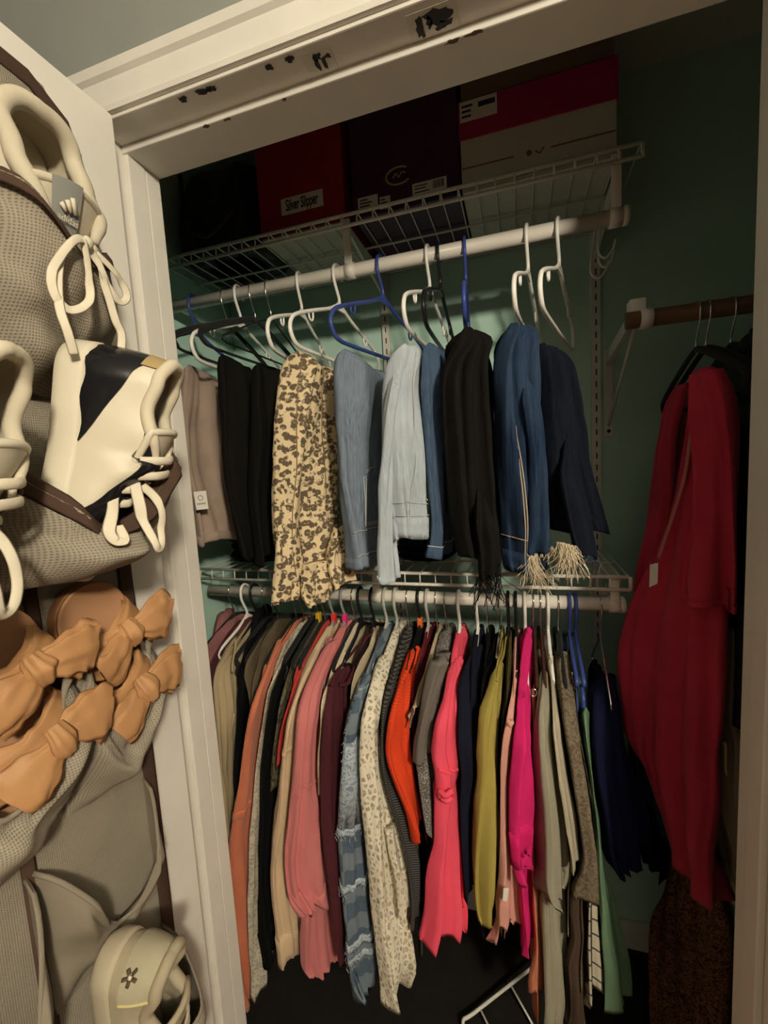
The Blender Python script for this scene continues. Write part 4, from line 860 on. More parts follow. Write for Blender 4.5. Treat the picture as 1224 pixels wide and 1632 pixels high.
def settle(items, y0, y1, z0, z1, cell=.018, rounds=4, gap=.0012, mint=.003):
    ny, nz_ = int((y1 - y0) / cell) + 2, int((z1 - z0) / cell) + 2
    obs = [parts_of(t) for _, t, _ in items]
    hob = [parts_of(h) if h else [] for _, _, h in items]
    NI = len(items)
    def blur(D, Mk):
        for _ in range(3):
            n_ = np.zeros_like(D); w_ = np.zeros_like(D)
            P_ = np.pad(D * Mk, 1); Q_ = np.pad(Mk.astype(float), 1)
            for i in (0, 1, 2):
                for j in (0, 1, 2): n_ += P_[i:i + D.shape[0], j:j + D.shape[1]]; w_ += Q_[i:i + D.shape[0], j:j + D.shape[1]]
            D = np.where(w_ > 0, n_ / np.maximum(w_, 1e-9), D)
            Mk = Mk | (w_ > 0)
        return D
    for rd_ in range(rounds):
        LO = np.full((NI, ny, nz_), 9.0); HI = np.full((NI, ny, nz_), -9.0); MT = np.full((NI, ny, nz_), mint)
        cache = []
        for k in range(NI):
            cc = []
            for isH, L_ in ((0, obs[k]), (1, hob[k])):
                for ob in L_:
                    A = co_get(ob); cc.append((isH, ob, A))
                    Sx = samples(ob, A)
                    if isH: Sx = Sx[Sx[:, 2] < z1 - .02]
                    if len(Sx) == 0: continue
                    fy = (Sx[:, 1] - y0) / cell; fz = (Sx[:, 2] - z0) / cell
                    for dy in (0, 1):
                        for dz in (0, 1):
                            iy = np.clip(np.floor(fy).astype(int) + dy, 0, ny - 1); iz = np.clip(np.floor(fz).astype(int) + dz, 0, nz_ - 1)
                            np.minimum.at(LO[k], (iy, iz), Sx[:, 0]); np.maximum.at(HI[k], (iy, iz), Sx[:, 0])
                            if isH: MT[k][iy, iz] = .008
            cache.append(cc)
        MK = HI > LO - .5; MK &= LO < 8
        lo, hi = LO.copy(), HI.copy()
        for it in range(60):
            moved = 0.0
            for i in range(NI):
                for j in range(i + 1, min(NI, i + 9)):
                    both = MK[i] & MK[j]
                    if not both.any(): continue
                    # leave pairs alone where they already lie apart the other way round
                    ov = np.where(both & ~((LO[i] > HI[j])), hi[i] + gap - lo[j], 0); ov = np.clip(ov, 0, .08)
                    if ov.max() <= 1e-5: continue
                    moved = max(moved, ov.max()); hi[i] -= ov / 2; lo[j] += ov / 2
                    for k in (i, j):
                        bad = MK[k] & (hi[k] - lo[k] < np.minimum(MT[k], HI[k] - LO[k]))
                        if bad.any():
                            c_ = (hi[k] + lo[k]) / 2; h_ = np.minimum(MT[k], HI[k] - LO[k]) / 2
                            # push the free side
                            if k == i: lo[k] = np.where(bad, hi[k] - 2 * h_, lo[k])
                            else: hi[k] = np.where(bad, lo[k] + 2 * h_, hi[k])
            if moved < 2e-4: break
        for k in range(NI):
            if not MK[k].any(): continue
            dl = blur(np.where(MK[k], lo[k] - LO[k], 0), MK[k].copy()); dh = blur(np.where(MK[k], hi[k] - HI[k], 0), MK[k].copy())
            # fields used for interpolation; unknown cells take the nearest known value
            L0 = blur(np.where(MK[k], LO[k], 0), MK[k].copy()); H0 = blur(np.where(MK[k], HI[k], 0), MK[k].copy())
            def smp(F_, A):
                fy = np.clip((A[:, 1] - y0) / cell, 0, ny - 1.001); fz = np.clip((A[:, 2] - z0) / cell, 0, nz_ - 1.001)
                iy, iz = fy.astype(int), fz.astype(int); ty, tz = fy - iy, fz - iz
                return F_[iy, iz] * (1 - ty) * (1 - tz) + F_[iy + 1, iz] * ty * (1 - tz) + F_[iy, iz + 1] * (1 - ty) * tz + F_[iy + 1, iz + 1] * ty * tz
            sh = []
            for isH, ob, A in cache[k]:
                if isH: continue
                l0, h0 = smp(L0, A), smp(H0, A); t_ = np.clip((A[:, 0] - l0) / np.maximum(h0 - l0, 1e-4), 0, 1)
                d_ = smp(dl, A) * (1 - t_) + smp(dh, A) * t_
                A = A.copy(); A[:, 0] += d_; co_set(ob, A)
            hs = [A for isH, ob, A in cache[k] if isH]
            if hs:
                Hh = np.vstack(hs); Hh = Hh[(Hh[:, 2] < z1 - .03)]
                if len(Hh):
                    dx = float(((smp(dl, Hh) + smp(dh, Hh)) / 2).mean())
                    items[k][2].location.x += dx
ROW.sort(key=lambda r: r[0])
order = ROW + [(0, RTH[n], h) for n, h in (('black_lace_top', None), ('teal_top', None), ('red_robe', RH[0]), ('paisley_skirt', None), ('cream_skirt', RH[1]), ('dark_coat', RH[2]))]
settle(ROW, .70, 1.30, .0, LOZ - .05)
settle([r for r in ROW if r[0] > .09] + order[len(ROW):], .70, 1.30, .0, WZ - .05, rounds=6)
UROW.sort(key=lambda r: r[0])
settle(UROW, .74, 1.14, 1.15, 1.80, cell=.014)

# ================================================================== THINGS ON THE SHELVES AND FLOOR
BG = 'shoe boxes on the wire shelf'; SZ = 2.0835
def box_thing(label, x0, x1, y0, y1, z1, m, lidm=None, lidh=.04, lid_over=.003, base=None):
    t = thing('shoe_box', label, 'box', ((x0 + x1) / 2, (y0 + y1) / 2, SZ), BG)
    G().box((x0, y0, SZ + .003), (x1, y1, z1), .0015).out('carton', m, t, False)
    if base: G().box((x0 + .001, y0 + .001, SZ), (x1 - .001, y1 - .001, SZ + .003)).out('base', base, t, False)
    if lidm: G().box((x0 - lid_over, y0 - lid_over, z1 - lidh), (x1 + lid_over, y1 + lid_over, z1 + .002), .0015).out('lid', lidm, t, False)
    return t
X = lambda px, py: at(px, py, 1.03).x
B_red = solid('red_card', (.35, .018, .025), .5, var=.12); B_pur = solid('plum_purple_card', (.065, .018, .055), .5, var=.1); B_wh = solid('white_card', (.58, .55, .48), .6); B_mag = solid('magenta_card', (.38, .015, .085), .5); B_brn = solid('brown_card', (.20, .13, .08), .7); B_gold = solid('gold_print', (.38, .34, .16), .5)
def sticker(t, x0, x1, z0, z1, y, marks=(), barcode=None):
    s = G().box((x0, y - .0006, z0), (x1, y, z1)).out('paper_label', M_paper, t, False)
    if marks:
        g = G()
        for a, b, c0, c1 in marks: g.box((x0 + (x1 - x0) * a, y - .0010, z0 + (z1 - z0) * c0), (x0 + (x1 - x0) * b, y - .0005, z0 + (z1 - z0) * c1))
        o = g.out('printed_lines', M_ink, s, False); o['kind'] = 'stuff'
    return s
t = box_thing('tall red shoe box with a white name label on its front', X(412, 340), X(548, 330), 1.035, 1.30, 2.36, B_red, base=B_wh)
a = at(448, 335, 1.033); b = at(514, 310, 1.033)
zc = (at(481, 322, 1.033)).z
s = sticker(t, a.x, b.x, zc - .019, zc + .019, 1.035)
text_on('name_lettering', 'Silver Slipper', .036, ((a.x + b.x) / 2, 1.0338, zc), (1, 0, 0), (0, 0, 1), M_ink, s, .46, bold=.0007)
t = box_thing('plum purple shoe box with a round gold logo and bar code labels', X(562, 330), X(733, 300), 1.035, 1.31, 2.36, B_pur, base=B_pur)
p = at(635, 279, 1.033)
g = G(); g.tube([(p.x + .030 * cos(k * pi / 14), 1.0345, p.z + .018 * sin(k * pi / 14)) for k in range(4, 26)], .0022, 6)
g.out('oval_logo', B_gold, t)
G().tube(spline([(p.x - .014, 1.0345, p.z - .003), (p.x - .006, 1.0345, p.z + .005), (p.x, 1.0345, p.z - .003), (p.x + .008, 1.0345, p.z + .006), (p.x + .016, 1.0345, p.z + .002)], 5), .0015, 6).out('logo_script', B_gold, t)
a = at(657, 300, 1.033); b = at(712, 300, 1.033); z0 = at(685, 309, 1.033).z; z1 = at(685, 286, 1.033).z
bars = [(.60 + .035 * k, .60 + .035 * k + (.022 if k % 3 else .012), .35, .9) for k in range(10)] + [(.06, .45, .75, .82), (.06, .40, .55, .62), (.06, .48, .3, .37)]
sticker(t, a.x, b.x, z0, z1, 1.035, bars)
for xa_, xb_ in ((570, 602), (605, 622)):
    a = at(xa_, 323, 1.033); b = at(xb_, 323, 1.033); z0 = at((xa_ + xb_) / 2, 332, 1.033).z; z1 = at((xa_ + xb_) / 2, 312, 1.033).z
    sticker(t, a.x, b.x, z0, z1, 1.035, [(.1, .5, .7, .8), (.1, .7, .45, .55), (.1, .6, .2, .3)])
xw0, xw1 = X(736, 300), X(984, 250)
t = box_thing('large white shoe box with a magenta lid', xw0, xw1, 1.035, 1.300, 2.262, B_wh, B_mag, .074, base=B_wh)
a = at(733, 190, 1.03); b = at(792, 165, 1.03); zc = at(760, 172, 1.03).z
sticker(t, a.x, b.x, zc - .020, zc + .020, 1.0318, [(.05, .35, .7, .8), (.05, .3, .45, .55), (.05, .3, .2, .3), (.5, .95, .55, .8)])
zl = at(860, 238, 1.033).z
for x0_, x1_ in ((xw0 + .002, xw0 + (xw1 - xw0) * .36), (xw0 + (xw1 - xw0) * .60, xw1 - .002)): G().box((x0_, 1.0342, zl - .0012), (x1_, 1.0352, zl + .0012)).out('red_rule', solid('dull_red_print', (.25, .09, .08), .6), t, False)
dr_ = solid('dull_red_print', (.25, .09, .08), .6); gp_ = solid('grey_print', (.22, .20, .18), .6)
p = at(843, 243, 1.033); G().tube([(p.x, 1.0352, p.z), (p.x, 1.0342, p.z)], .0055, 12).out('round_print_mark', dr_, t)
p = at(860, 240, 1.033); G().tube([(p.x - .008, 1.0346, p.z + .003), (p.x, 1.0346, p.z - .004), (p.x + .008, 1.0346, p.z + .006)], .0014, 6).out('tick_print_mark', dr_, t)
p = at(855, 283, 1.033); p.z = max(p.z, SZ + .012); g = G()
for k in range(11):
    if k != 5: g.box((p.x - .032 + .0058 * k, 1.0342, p.z - .0045), (p.x - .032 + .0058 * k + .0032, 1.0352, p.z + .0045))
o = g.out('faded_print', gp_, t, False); o['kind'] = 'stuff'
t = box_thing('dark brown box standing on top of the large white shoe box', xw0 + .004, xw1 - .003, 1.037, 1.295, 2.38, B_brn)
for ch in t.children: ch.data.transform(Matrix.Identity(4))
# lift it onto the white box
for ch in t.children:
    me = ch.data
    for v in me.vertices:
        if v.co.z < .05: v.co.z += 2.2645 - SZ
# cardboard box under the red one shows as a pale base between bag and purple box
# black soft bag
bagm = c('black_leather_bag', (.016, .015, .015), rough=.45, wr=25, spec=.4)
xa, xb = X(262, 380), X(408, 345)
t = thing('black_bag', 'slouching black leather bag beside the red shoe box', 'bag', ((xa + xb) / 2, 1.15, SZ))
R = [(2.345, (xa + .06, 1.14), (xb - .06, 1.16), .03), (2.32, (xa + .03, 1.14), (xb - .025, 1.16), .07), (2.25, (xa + .005, 1.15), (xb - .006, 1.15), .115), (2.17, (xa - .005, 1.15), (xb - .004, 1.15), .135), (2.11, (xa, 1.15), (xb - .006, 1.15), .13), (2.0875, (xa + .02, 1.15), (xb - .02, 1.15), .11)]
o, P = drape('bag_body', R, bagm, t, .1, nf=2, amp=.010, wob=.006, seed=90, hem=.0, inward=True)
G().tube(spline([(xa + .07, 1.03, 2.29), (xa + .09, 1.01, 2.20), (xa + .12, 1.008, 2.13), (xa + .16, 1.015, 2.12), (xb - .05, 1.02, 2.18), (xb - .045, 1.03, 2.28)], 6), .006, 8).out('strap', bagm, t)
# folded dark clothes on the lower shelf
FS = 1.2415
def folded(label, x0, x1, y0, y1, h, m, seed):
    t = thing('folded_garment', label, 'folded clothes', ((x0 + x1) / 2, (y0 + y1) / 2, FS), 'folded clothes on the lower shelf')
    rnd = random.Random(seed); n = 3
    for k in range(n):
        z0 = FS + h * k / n; z1 = FS + h * (k + .96) / n; e = [rnd.uniform(-.008, .008) for _ in range(4)]
        R = [(z1, (x0 + .012 + e[0], (y0 + y1) / 2), (x1 - .012 + e[1], (y0 + y1) / 2), (y1 - y0) / 2 - .012), ((z0 + z1) / 2, (x0 + e[0], (y0 + y1) / 2), (x1 + e[1], (y0 + y1) / 2), (y1 - y0) / 2), (z0, (x0 + .01 + e[0], (y0 + y1) / 2), (x1 - .01 + e[1], (y0 + y1) / 2), (y1 - y0) / 2 - .01)]
        drape('fold_layer', R, m, t, .1, nf=2, amp=.002, wob=.002, seed=seed + k, hem=.0, nz=10, nth=40, inward=False)
    return t
folded('folded black clothes at the end of the lower shelf under the taupe trousers', -.86, -.66, 1.07, 1.28, .085, C_black, 1)
folded('folded dark brown clothes on the lower shelf under the black slacks', -.645, -.48, 1.09, 1.28, .05, c('dark_brown_knit', (.05, .025, .02)), 5)
folded('folded dark denim on the lower shelf behind the pale jeans', -.33, -.17, 1.10, 1.29, .055, C_navy, 9)
# white wire piece on the floor
p0 = atz(738, 1628, .03); p1 = atz(848, 1542, .05)
t = thing('wire_rack', 'white wire rack frame lying on the dark closet floor', 'rack', (p0.x, p0.y, 0))
d = (p1 - p0).normalized(); s_ = Vector((d.y, -d.x, 0)).normalized()
G().tube(spline([p0 - Vector((-.005, .0, .028)) + s_ * .10, p0 + s_ * .03 - Vector((0, 0, .018)), p0, p0 + d * .04, p1, p1 + d * .12], 6), .0045, 8).out('frame_wire', M_wire, t)
for k in (.055, .16): G().tube([p0 + d * k, p0 + d * k + s_ * .10 - Vector((0, 0, .02))], .0028, 8).out('cross_wire', M_wire, t)

# ================================================================== SHOE ORGANISER ON THE DOOR
M_mesh = c('beige_mesh_fabric', (.34, .30, .235), pattern='mesh', col2=(.17, .145, .11), bump=.6, wr=30)
M_mesh2 = c('grey_beige_nonwoven', (.25, .215, .165), rough=.75, wr=20)
M_bind = c('brown_binding_tape', (.075, .045, .033))
OX = DX + .0080
org = thing('shoe_organizer', 'beige mesh pocket shoe organizer with brown binding on the door', 'organizer', (DX, .1, .35))
Y0, Y1 = -.32, .472
colA = [.470, .280, .082, -.118, -.318]; colC = [.466, .343, .190, .040, -.110, -.260]; colB = [.462, .300, .162, .002, -.158, -.318]
rims = [1.80, 1.555, 1.31, 1.065, .825, .585]
g = G()
def pan(u, v):
    y = Y0 + (Y1 - Y0) * u; z = .36 + (1.985 - .36) * v
    if v > .97: y = min(y, Y1 - (v - .97) * 1.0)
    return Vector((OX + .002 + .003 * sin(y * 40 + z * 7) * sin(z * 9), y, z))
V_, F_ = [], []
g.grid(pan, 60, 60); g.grid(lambda u, v: pan(u, v) - Vector((.0035 + .003 * sin((Y0 + (Y1 - Y0) * u) * 40 + (.36 + 1.625 * v) * 7) * sin((.36 + 1.625 * v) * 9) * .8, 0, 0)), 60, 60)
g.out('back_panel', M_mesh, org)
def strap_strip(name, P, w, m, parent, th=.0016, nrm=(1, 0, 0)): return G().tube(P, w, 8, flat=.14, up=nrm).out(name, m, parent)
strap_strip('edge_binding', [(OX + .005, Y1 - .002, .36), (OX + .005, Y1 - .002, 1.0), (OX + .005, Y1 - .002, 1.93)], .011, M_bind, org)
strap_strip('edge_binding', [(OX + .005, Y1 - .002, 1.925), (OX + .005, Y1 - .012, 1.955), (OX + .005, Y1 - .05, 1.978), (OX + .005, .1, 1.990), (OX + .005, Y0, 1.992)], .010, M_bind, org)
for y in colA[1:-1]: strap_strip('column_binding', [(OX + .006, y, 1.40), (OX + .006, y, 1.6), (OX + .006, y, 1.80)], .008, M_bind, org)
for y in colC[1:-1]: strap_strip('column_binding', [(OX + .006, y, 1.13), (OX + .006, y, 1.25), (OX + .006, y, 1.395)], .008, M_bind, org)
for y in colB[1:-1]: strap_strip('column_binding', [(OX + .006, y, .37), (OX + .006, y, .8), (OX + .006, y, 1.125)], .008, M_bind, org)
POCK = {}
def pocket(ci, ri, droop, bulge, skew=0.0, top=.9, m=M_mesh, pts=None, tuck=0.0):
    colY = colA if ri < 2 else colC if ri == 2 else colB
    ya, yb = colY[ci + 1] + .004, colY[ci] - .004; zr, zb = rims[ri], rims[ri + 1] + (.05, .085, .03, .05, .05)[ri]
    rnd = random.Random(ci * 10 + ri); ph = [rnd.uniform(0, 6) for _ in range(4)]
    def f(u, v, off=0.0):
        su = max(sin(pi * min(1, max(0, u))), 0)
        uu = min(1, max(0, u + skew * su * .25))
        zt = zr - droop * max(sin(pi * uu), 0) ** 1.3
        z = zt + (zb - zt) * v
        pr = top + (1 - top) * sin(pi * v) if v < .5 else (1 - ((v - .5) / .5) ** 2 * .88)
        w = .006 * sin(u * 9 + ph[0] + v * 5) * sin(v * 7 + ph[1]) + .004 * sin(u * 17 + ph[2] - v * 9)
        x = OX + .006 + (bulge * su ** .6) * pr + w * su + off
        y = ya + (yb - ya) * u
        return Vector((x, y, z))
    g = G(); g.grid(f, 34, 30); 
    g.grid(lambda u, v: f(u, v, -.0016), 34, 30)
    o = g.out('pocket', m, org)
    rim = [f(k / 30, .0) for k in range(31)]
    rb = G().tube([p + Vector((.0, 0, -.003)) for p in rim], .0085 if ri < 2 else .003, 8, flat=.16 if ri < 2 else .5, up=(1, 0, .2)).out('rim_binding', M_bind if ri < 2 else M_mesh2, o)
    POCK[(ci, ri)] = (o, rb)
    return f
spec = {0: (.062, .112), 1: (.105, .102), 2: (.12, .070), 3: (.150, .075), 4: (.040, .130)}
for ci in range(5):
    for ri in range(5):
        if ri < 3 and ci > 3: continue
        dr, bu = spec[ri]
        if ci > 1: dr, bu = .03, .05
        if (ci, ri) == (1, 1): dr = .155
        pocket(ci, ri, dr if ci < 2 else dr, bu, skew=.35 if ci < 2 and ri in (1, 2) else (-.25 if ri == 3 else 0), m=M_mesh if ri in (0, 1, 2) else M_mesh2 if ri == 3 else M_mesh)

# ------------------------------------------------------------------ sneakers
def lerp(a, b, t): return a + (b - a) * t
def curve1(P, x):
    if x <= P[0][0]: return P[0][1]
    for (x0, v0), (x1, v1) in zip(P, P[1:]):
        if x <= x1:
            t = (x - x0) / (x1 - x0); t = t * t * (3 - 2 * t); return lerp(v0, v1, t)
    return P[-1][1]
def ribbon(pts, w, m, name, parent, up=(0, 1, 0), th=.2):
    return G().tube(spline(pts, 7), w, 8, flat=th, up=up).out(name, m, parent)
def sneaker(label, O, ea, eb, m_up, m_sole, m_rim, m_lace, m_tongue, m_heel=None, L=.262, S_=1.0, group=None, collar=(.088, .066, .086), sole_h=.028, rim_r=.0065, bow=None, bars=4, m_patch=None, tong=.012, wide=1.0, opn=1.0):
    O = Vector(O); ea = Vector(ea).normalized(); eb = Vector(eb); eb = (eb - ea * eb.dot(ea)).normalized(); ec = ea.cross(eb)
    T = lambda a, b, c_: O + ea * a * S_ + eb * b * S_ + ec * c_ * S_
    t = thing('sneaker', label, 'shoe', O + ea * L * S_, group)
    def Wd(a):
        a = min(max(a, 0), L); w = curve1([(0, .034), (.10, .034), (.185, .047), (L, .044)], a) * wide
        if a < .036: w *= math.sqrt(max(0, 1 - (1 - a / .036) ** 2))
        if a > L - .06: w *= math.sqrt(max(0, 1 - ((a - L + .06) / .06) ** 2))
        return w
    A_ = lambda s: L * sin(pi * abs(s) / 2) ** 2
    def base(s, f=1.0): return A_(s), (1 if s >= 0 else -1) * Wd(A_(s)) * f
    ss = [-1 + 2 * k / 72 for k in range(72)]
    # sole
    V = []; F = []
    prof = [(0, .90), (.002, .98), (.010, 1.06), (sole_h * .8, 1.07), (sole_h, 1.02)]
    for b, f in prof:
        for s in ss:
            a, c_ = base(s, f); V.append(T(a + (-.004 if abs(s) < .3 else .003) * (f > 1), b + .004 * (abs(s) > .9), c_))
    n = len(ss)
    for j in range(len(prof) - 1):
        for i in range(n): F.append((j * n + i, j * n + (i + 1) % n, (j + 1) * n + (i + 1) % n, (j + 1) * n + i))
    F.append(tuple(range(n))); F.append(tuple((len(prof) - 1) * n + i for i in range(n)))
    so = mk('sole', V, F, m_sole, t)
    hc = lambda a: curve1([(0, collar[0]), (.03, collar[0] * .93), (.065, collar[1]), (.105, collar[2]), (.125, collar[2] * 1.0), (.16, .075), (.2, .058), (.24, .042), (L, .030)], a)
    op = lambda a: min(.97, curve1([(0, .76), (.09, .74), (.125, .45), (.16, .10), (.18, 0), (L, 0)], a) * opn)
    def U(s, v, off=0.0):
        a, c_ = base(s); ct = c_ * op(a); bt = hc(a)
        b = sole_h * .8 + (bt - sole_h * .8) * (sin(v * pi / 2) ** (.95 if a > .17 else .8) if a > .12 else v)
        cc = lerp(c_, ct, v ** (2.0 if a < .12 else 2.2)) * (1 + .10 * sin(pi * v))
        aa = a + (.010 * v - .016 * v * (1 - v)) * max(0, 1 - abs(s) / .3)
        sg = 1 if c_ >= 0 else -1
        k_ = max(0, 1 - abs(s) / .22)
        return T(aa - off * k_, b + off * v, cc + sg * off * (1 - v * .6) * (1 - k_ * .8))
    nv = 14; V = []; F = []
    for s in ss:
        for j in range(nv): V.append(U(s, j / (nv - 1)))
    for s in ss:
        for j in range(nv): V.append(U(s, j / (nv - 1), -.0035))
    n2 = len(ss) * nv
    for i in range(len(ss)):
        k = (i + 1) % len(ss)
        for j in range(nv - 1):
            F.append((i * nv + j, k * nv + j, k * nv + j + 1, i * nv + j + 1)); F.append((n2 + i * nv + j, n2 + i * nv + j + 1, n2 + k * nv + j + 1, n2 + k * nv + j))
        F.append((i * nv + nv - 1, k * nv + nv - 1, n2 + k * nv + nv - 1, n2 + i * nv + nv - 1))
    up = mk('upper', V, F, m_up, t)
    # insole
    g = G(); V = [T(*(lambda a, c_: (a, sole_h + .004, c_ * .9))(*base(s))) for s in ss]; g.add(V, [tuple(range(len(V)))]); g.out('insole', m_tongue, t)
    # padded collar
    cs = [-1 + 2 * k / 144 for k in range(144)]; cs = [s for s in cs if A_(s) < .122]
    G().tube([U(s, 1.0, .0) for s in cs], [rim_r * S_ * min(1, .45 + 6 * min(k, len(cs) - 1 - k) / len(cs)) for k in range(len(cs))], 10).out('collar_padding', m_rim, t)
    def patch(name, s0, s1, v0, v1, m, off=.0022, shape=None):
        g = G(); N = 18
        def f(u, v):
            vv = v0 + (v1 - v0) * v
            if shape: vv = shape(u, v)
            return U(lerp(s0, s1, u), vv, off)
        g.grid(f, N, 12); return g.out(name, m, t)
    if m_heel: patch('heel_tab', -.17, .17, .62, .97, m_heel)
    # tongue
    def tg(u, v, off=0):
        a = lerp(.168, .088, v); w = lerp(.018, .030, v) * wide; q = (u - .5) * 2
        return T(a + .004 * (1 - q * q) * -1, lerp(.068, collar[2] + tong, v) - q * q * .012 + off + .004 * sin(v * 3), q * w)
    g = G(); g.grid(tg, 12, 16); g.grid(lambda u, v: tg(u, v, -.006), 12, 16)
    rim = [tg(0, k / 12) for k in range(13)] + [tg(k / 8, 1) for k in range(1, 9)] + [tg(1, 1 - k / 12) for k in range(1, 13)]
    to = g.out('tongue', m_tongue, t); G().tube([r_ - eb * .003 for r_ in rim], .0042 * S_, 8).out('tongue_edge', m_tongue, to)
    # laces across the throat
    for k in range(bars):
        a = .112 + .017 * k; w = Wd(a) * lerp(.80, .55, k / 3); hb = hc(a)
        pts = [T(a, hb - .012, -w * 1.02), T(a + .002, hb + .003, -w * .7), T(a + .004, hb + .010 - .003 * k, 0), T(a + .006, hb + .003, w * .7), T(a + .008, hb - .012, w * 1.02)]
        G().tube(spline(pts, 5), .0048 * S_, 8, flat=.45, up=eb).out('lace_bar', m_lace, t)
    if bow:
        K = bow['knot']
        for pth in bow['loops']:
            ribbon([Vector(p) for p in pth], bow.get('w', .005), m_lace, 'lace_loop', t, up=bow.get('up', (1, .3, 0)))
        g = G(); bm = bmesh.new(); bmesh.ops.create_icosphere(bm, subdivisions=2, radius=bow.get('w', .005) * 1.6)
        g.add([v.co + Vector(K) for v in bm.verts], [[v.index for v in f.verts] for f in bm.faces]); bm.free(); g.out('lace_knot', m_lace, t)
    return t, T, U, patch, tg
LEA_w = solid('cream_white_leather', (.66, .60, .47), .42, var=.06, bump=.1, wrd=.0006)
LEA_t = c('cream_textile', (.66, .59, .45)); RUB = solid('white_rubber', (.68, .62, .49), .55); LACE = c('cream_lace_cord', (.74, .67, .53), fine=1500)
LEA_b = solid('black_patent_leather', (.010, .010, .012), .18, spec=.5)
GOLD = solid('tan_gold_leather', (.42, .30, .14), .35)
SG = 'sneakers in the door organizer'
# cow sneakers
def wpx(px, py, x): return atx(px, py, x)
PRO = [tuple(p) for p in ()]
def cow(label, O, dy=0, dz=0, dx=0, lean=-.16):
    f = lambda px, py, x: atx(px, py, x) + Vector((dx, dy, dz))
    K = f(200, 766, -.418)
    bow = dict(knot=K, w=.0052, up=(1, -.8, 0), loops=[
        [K, f(185, 785, -.418), f(172, 815, -.418), f(158, 845, -.418), f(163, 862, -.418), f(176, 858, -.418), f(172, 838, -.418)],
        [K, f(200, 800, -.418), f(206, 840, -.418), f(216, 872, -.418), f(229, 868, -.418), f(232, 835, -.418), f(222, 795, -.418), f(208, 775, -.418)],
        [K, f(212, 758, -.418), f(219, 758, -.418), f(216, 766, -.418)]])
    t, T, U, patch, tg = sneaker(label, O, (lean, -.09, -.98), (.88, .42, -.20), LEA_w, RUB, LEA_t, LACE, LEA_w, None, group=SG, bow=bow, rim_r=.0070, collar=(.108, .092, .102), sole_h=.032)
    # the visible (outer) side carries black cow-hide patches; tan tab at the heel
    for sd in (1, -1):
        patch('black_patch', sd * .03, sd * .44, .05, .8, LEA_b, .0024, lambda u, v: lerp(.06 + .05 * sin(u * 9) ** 2, .08 + .72 * max(0, 1 - u ** 2.2) + .06 * sin(u * 11) * (1 - u), v))
        patch('black_patch', sd * .38, sd * .66, .2, .9, LEA_b, .0024, lambda u, v: lerp(.93 - .70 * u + .07 * sin(u * 13) * u, .95, v))
    patch('heel_tab', -.16, .16, .70, .97, GOLD, .003)
    return t
cow1 = cow('white leather sneaker with black cow hide patches in the column nearest the hinges', (-.466, .375, 1.655))
cow2 = cow('white leather sneaker with cow hide patches, in the pocket beside its hinge side mate', (-.486, .215, 1.630), dy=-.155, dz=-.022, dx=-.012, lean=-.07)
# plain cream sneaker with three-bar badge
f = lambda px, py, x: atx(px, py, x)
K = f(137, 388, -.42)
bow = dict(knot=K, w=.0042, up=(1, -.8, 0), loops=[
    [K, f(115, 384, -.42), f(98, 392, -.42), f(86, 420, -.42), f(82, 450, -.42), f(92, 478, -.42), f(112, 494, -.42), f(134, 488, -.42), f(144, 470, -.42), f(136, 425, -.42), f(122, 382, -.42)],
    [f(98, 400, -.42), f(92, 440, -.42), f(95, 490, -.42), f(108, 530, -.42), f(118, 565, -.425)],
    [K, f(150, 415, -.425), f(168, 450, -.425), f(190, 480, -.425), f(202, 474, -.425), f(196, 455, -.425), f(175, 430, -.425), f(150, 405, -.425)],
    [K, f(155, 425, -.425), f(172, 470, -.425), f(184, 510, -.425), f(194, 535, -.425), f(191, 575, -.425)]])
CREAM2 = c('cream_knit_upper', (.58, .52, .40)); GREYT = solid('grey_badge', (.27, .27, .25), .5)
t_top, T, U, patch, tg = sneaker('cream knit sneaker with grey tongue badge in the topmost organizer pocket', (-.532, .356, 1.885), (.0, .0, -1), (1, .05, .0), CREAM2, RUB, CREAM2, LACE, CREAM2, None, group=SG, bow=bow, rim_r=.0085, collar=(.075, .080, .096), bars=0, S_=1.08, L=.222, tong=.010, wide=1.22, opn=1.12)
def badge(u, v): return tg(.46 + .36 * u, .50 + .52 * v, .004)
g = G(); g.grid(badge, 8, 8); t = t_top; bo = g.out('tongue_badge', GREYT, t)
for k, (u0, h) in enumerate(((.28, .30), (.46, .46), (.64, .62))):
    a_ = tg(.46 + .36 * (1 - u0 - .14), .70, .0065); b_ = tg(.46 + .36 * (1 - u0 + .06), .70 + .24 * h, .0065)
    G().tube([a_, b_], .0030, 6, flat=.3, up=(1, 0, 0)).out('badge_stripe', LACE, bo)
pw = tg(.64, .62, .0068)
text_on('badge_lettering', 'adidas', .009, pw, (tg(.2, .68, 0) - tg(.8, .68, 0)), (tg(.5, .9, 0) - tg(.5, .5, 0)), LACE, bo, 1.0)
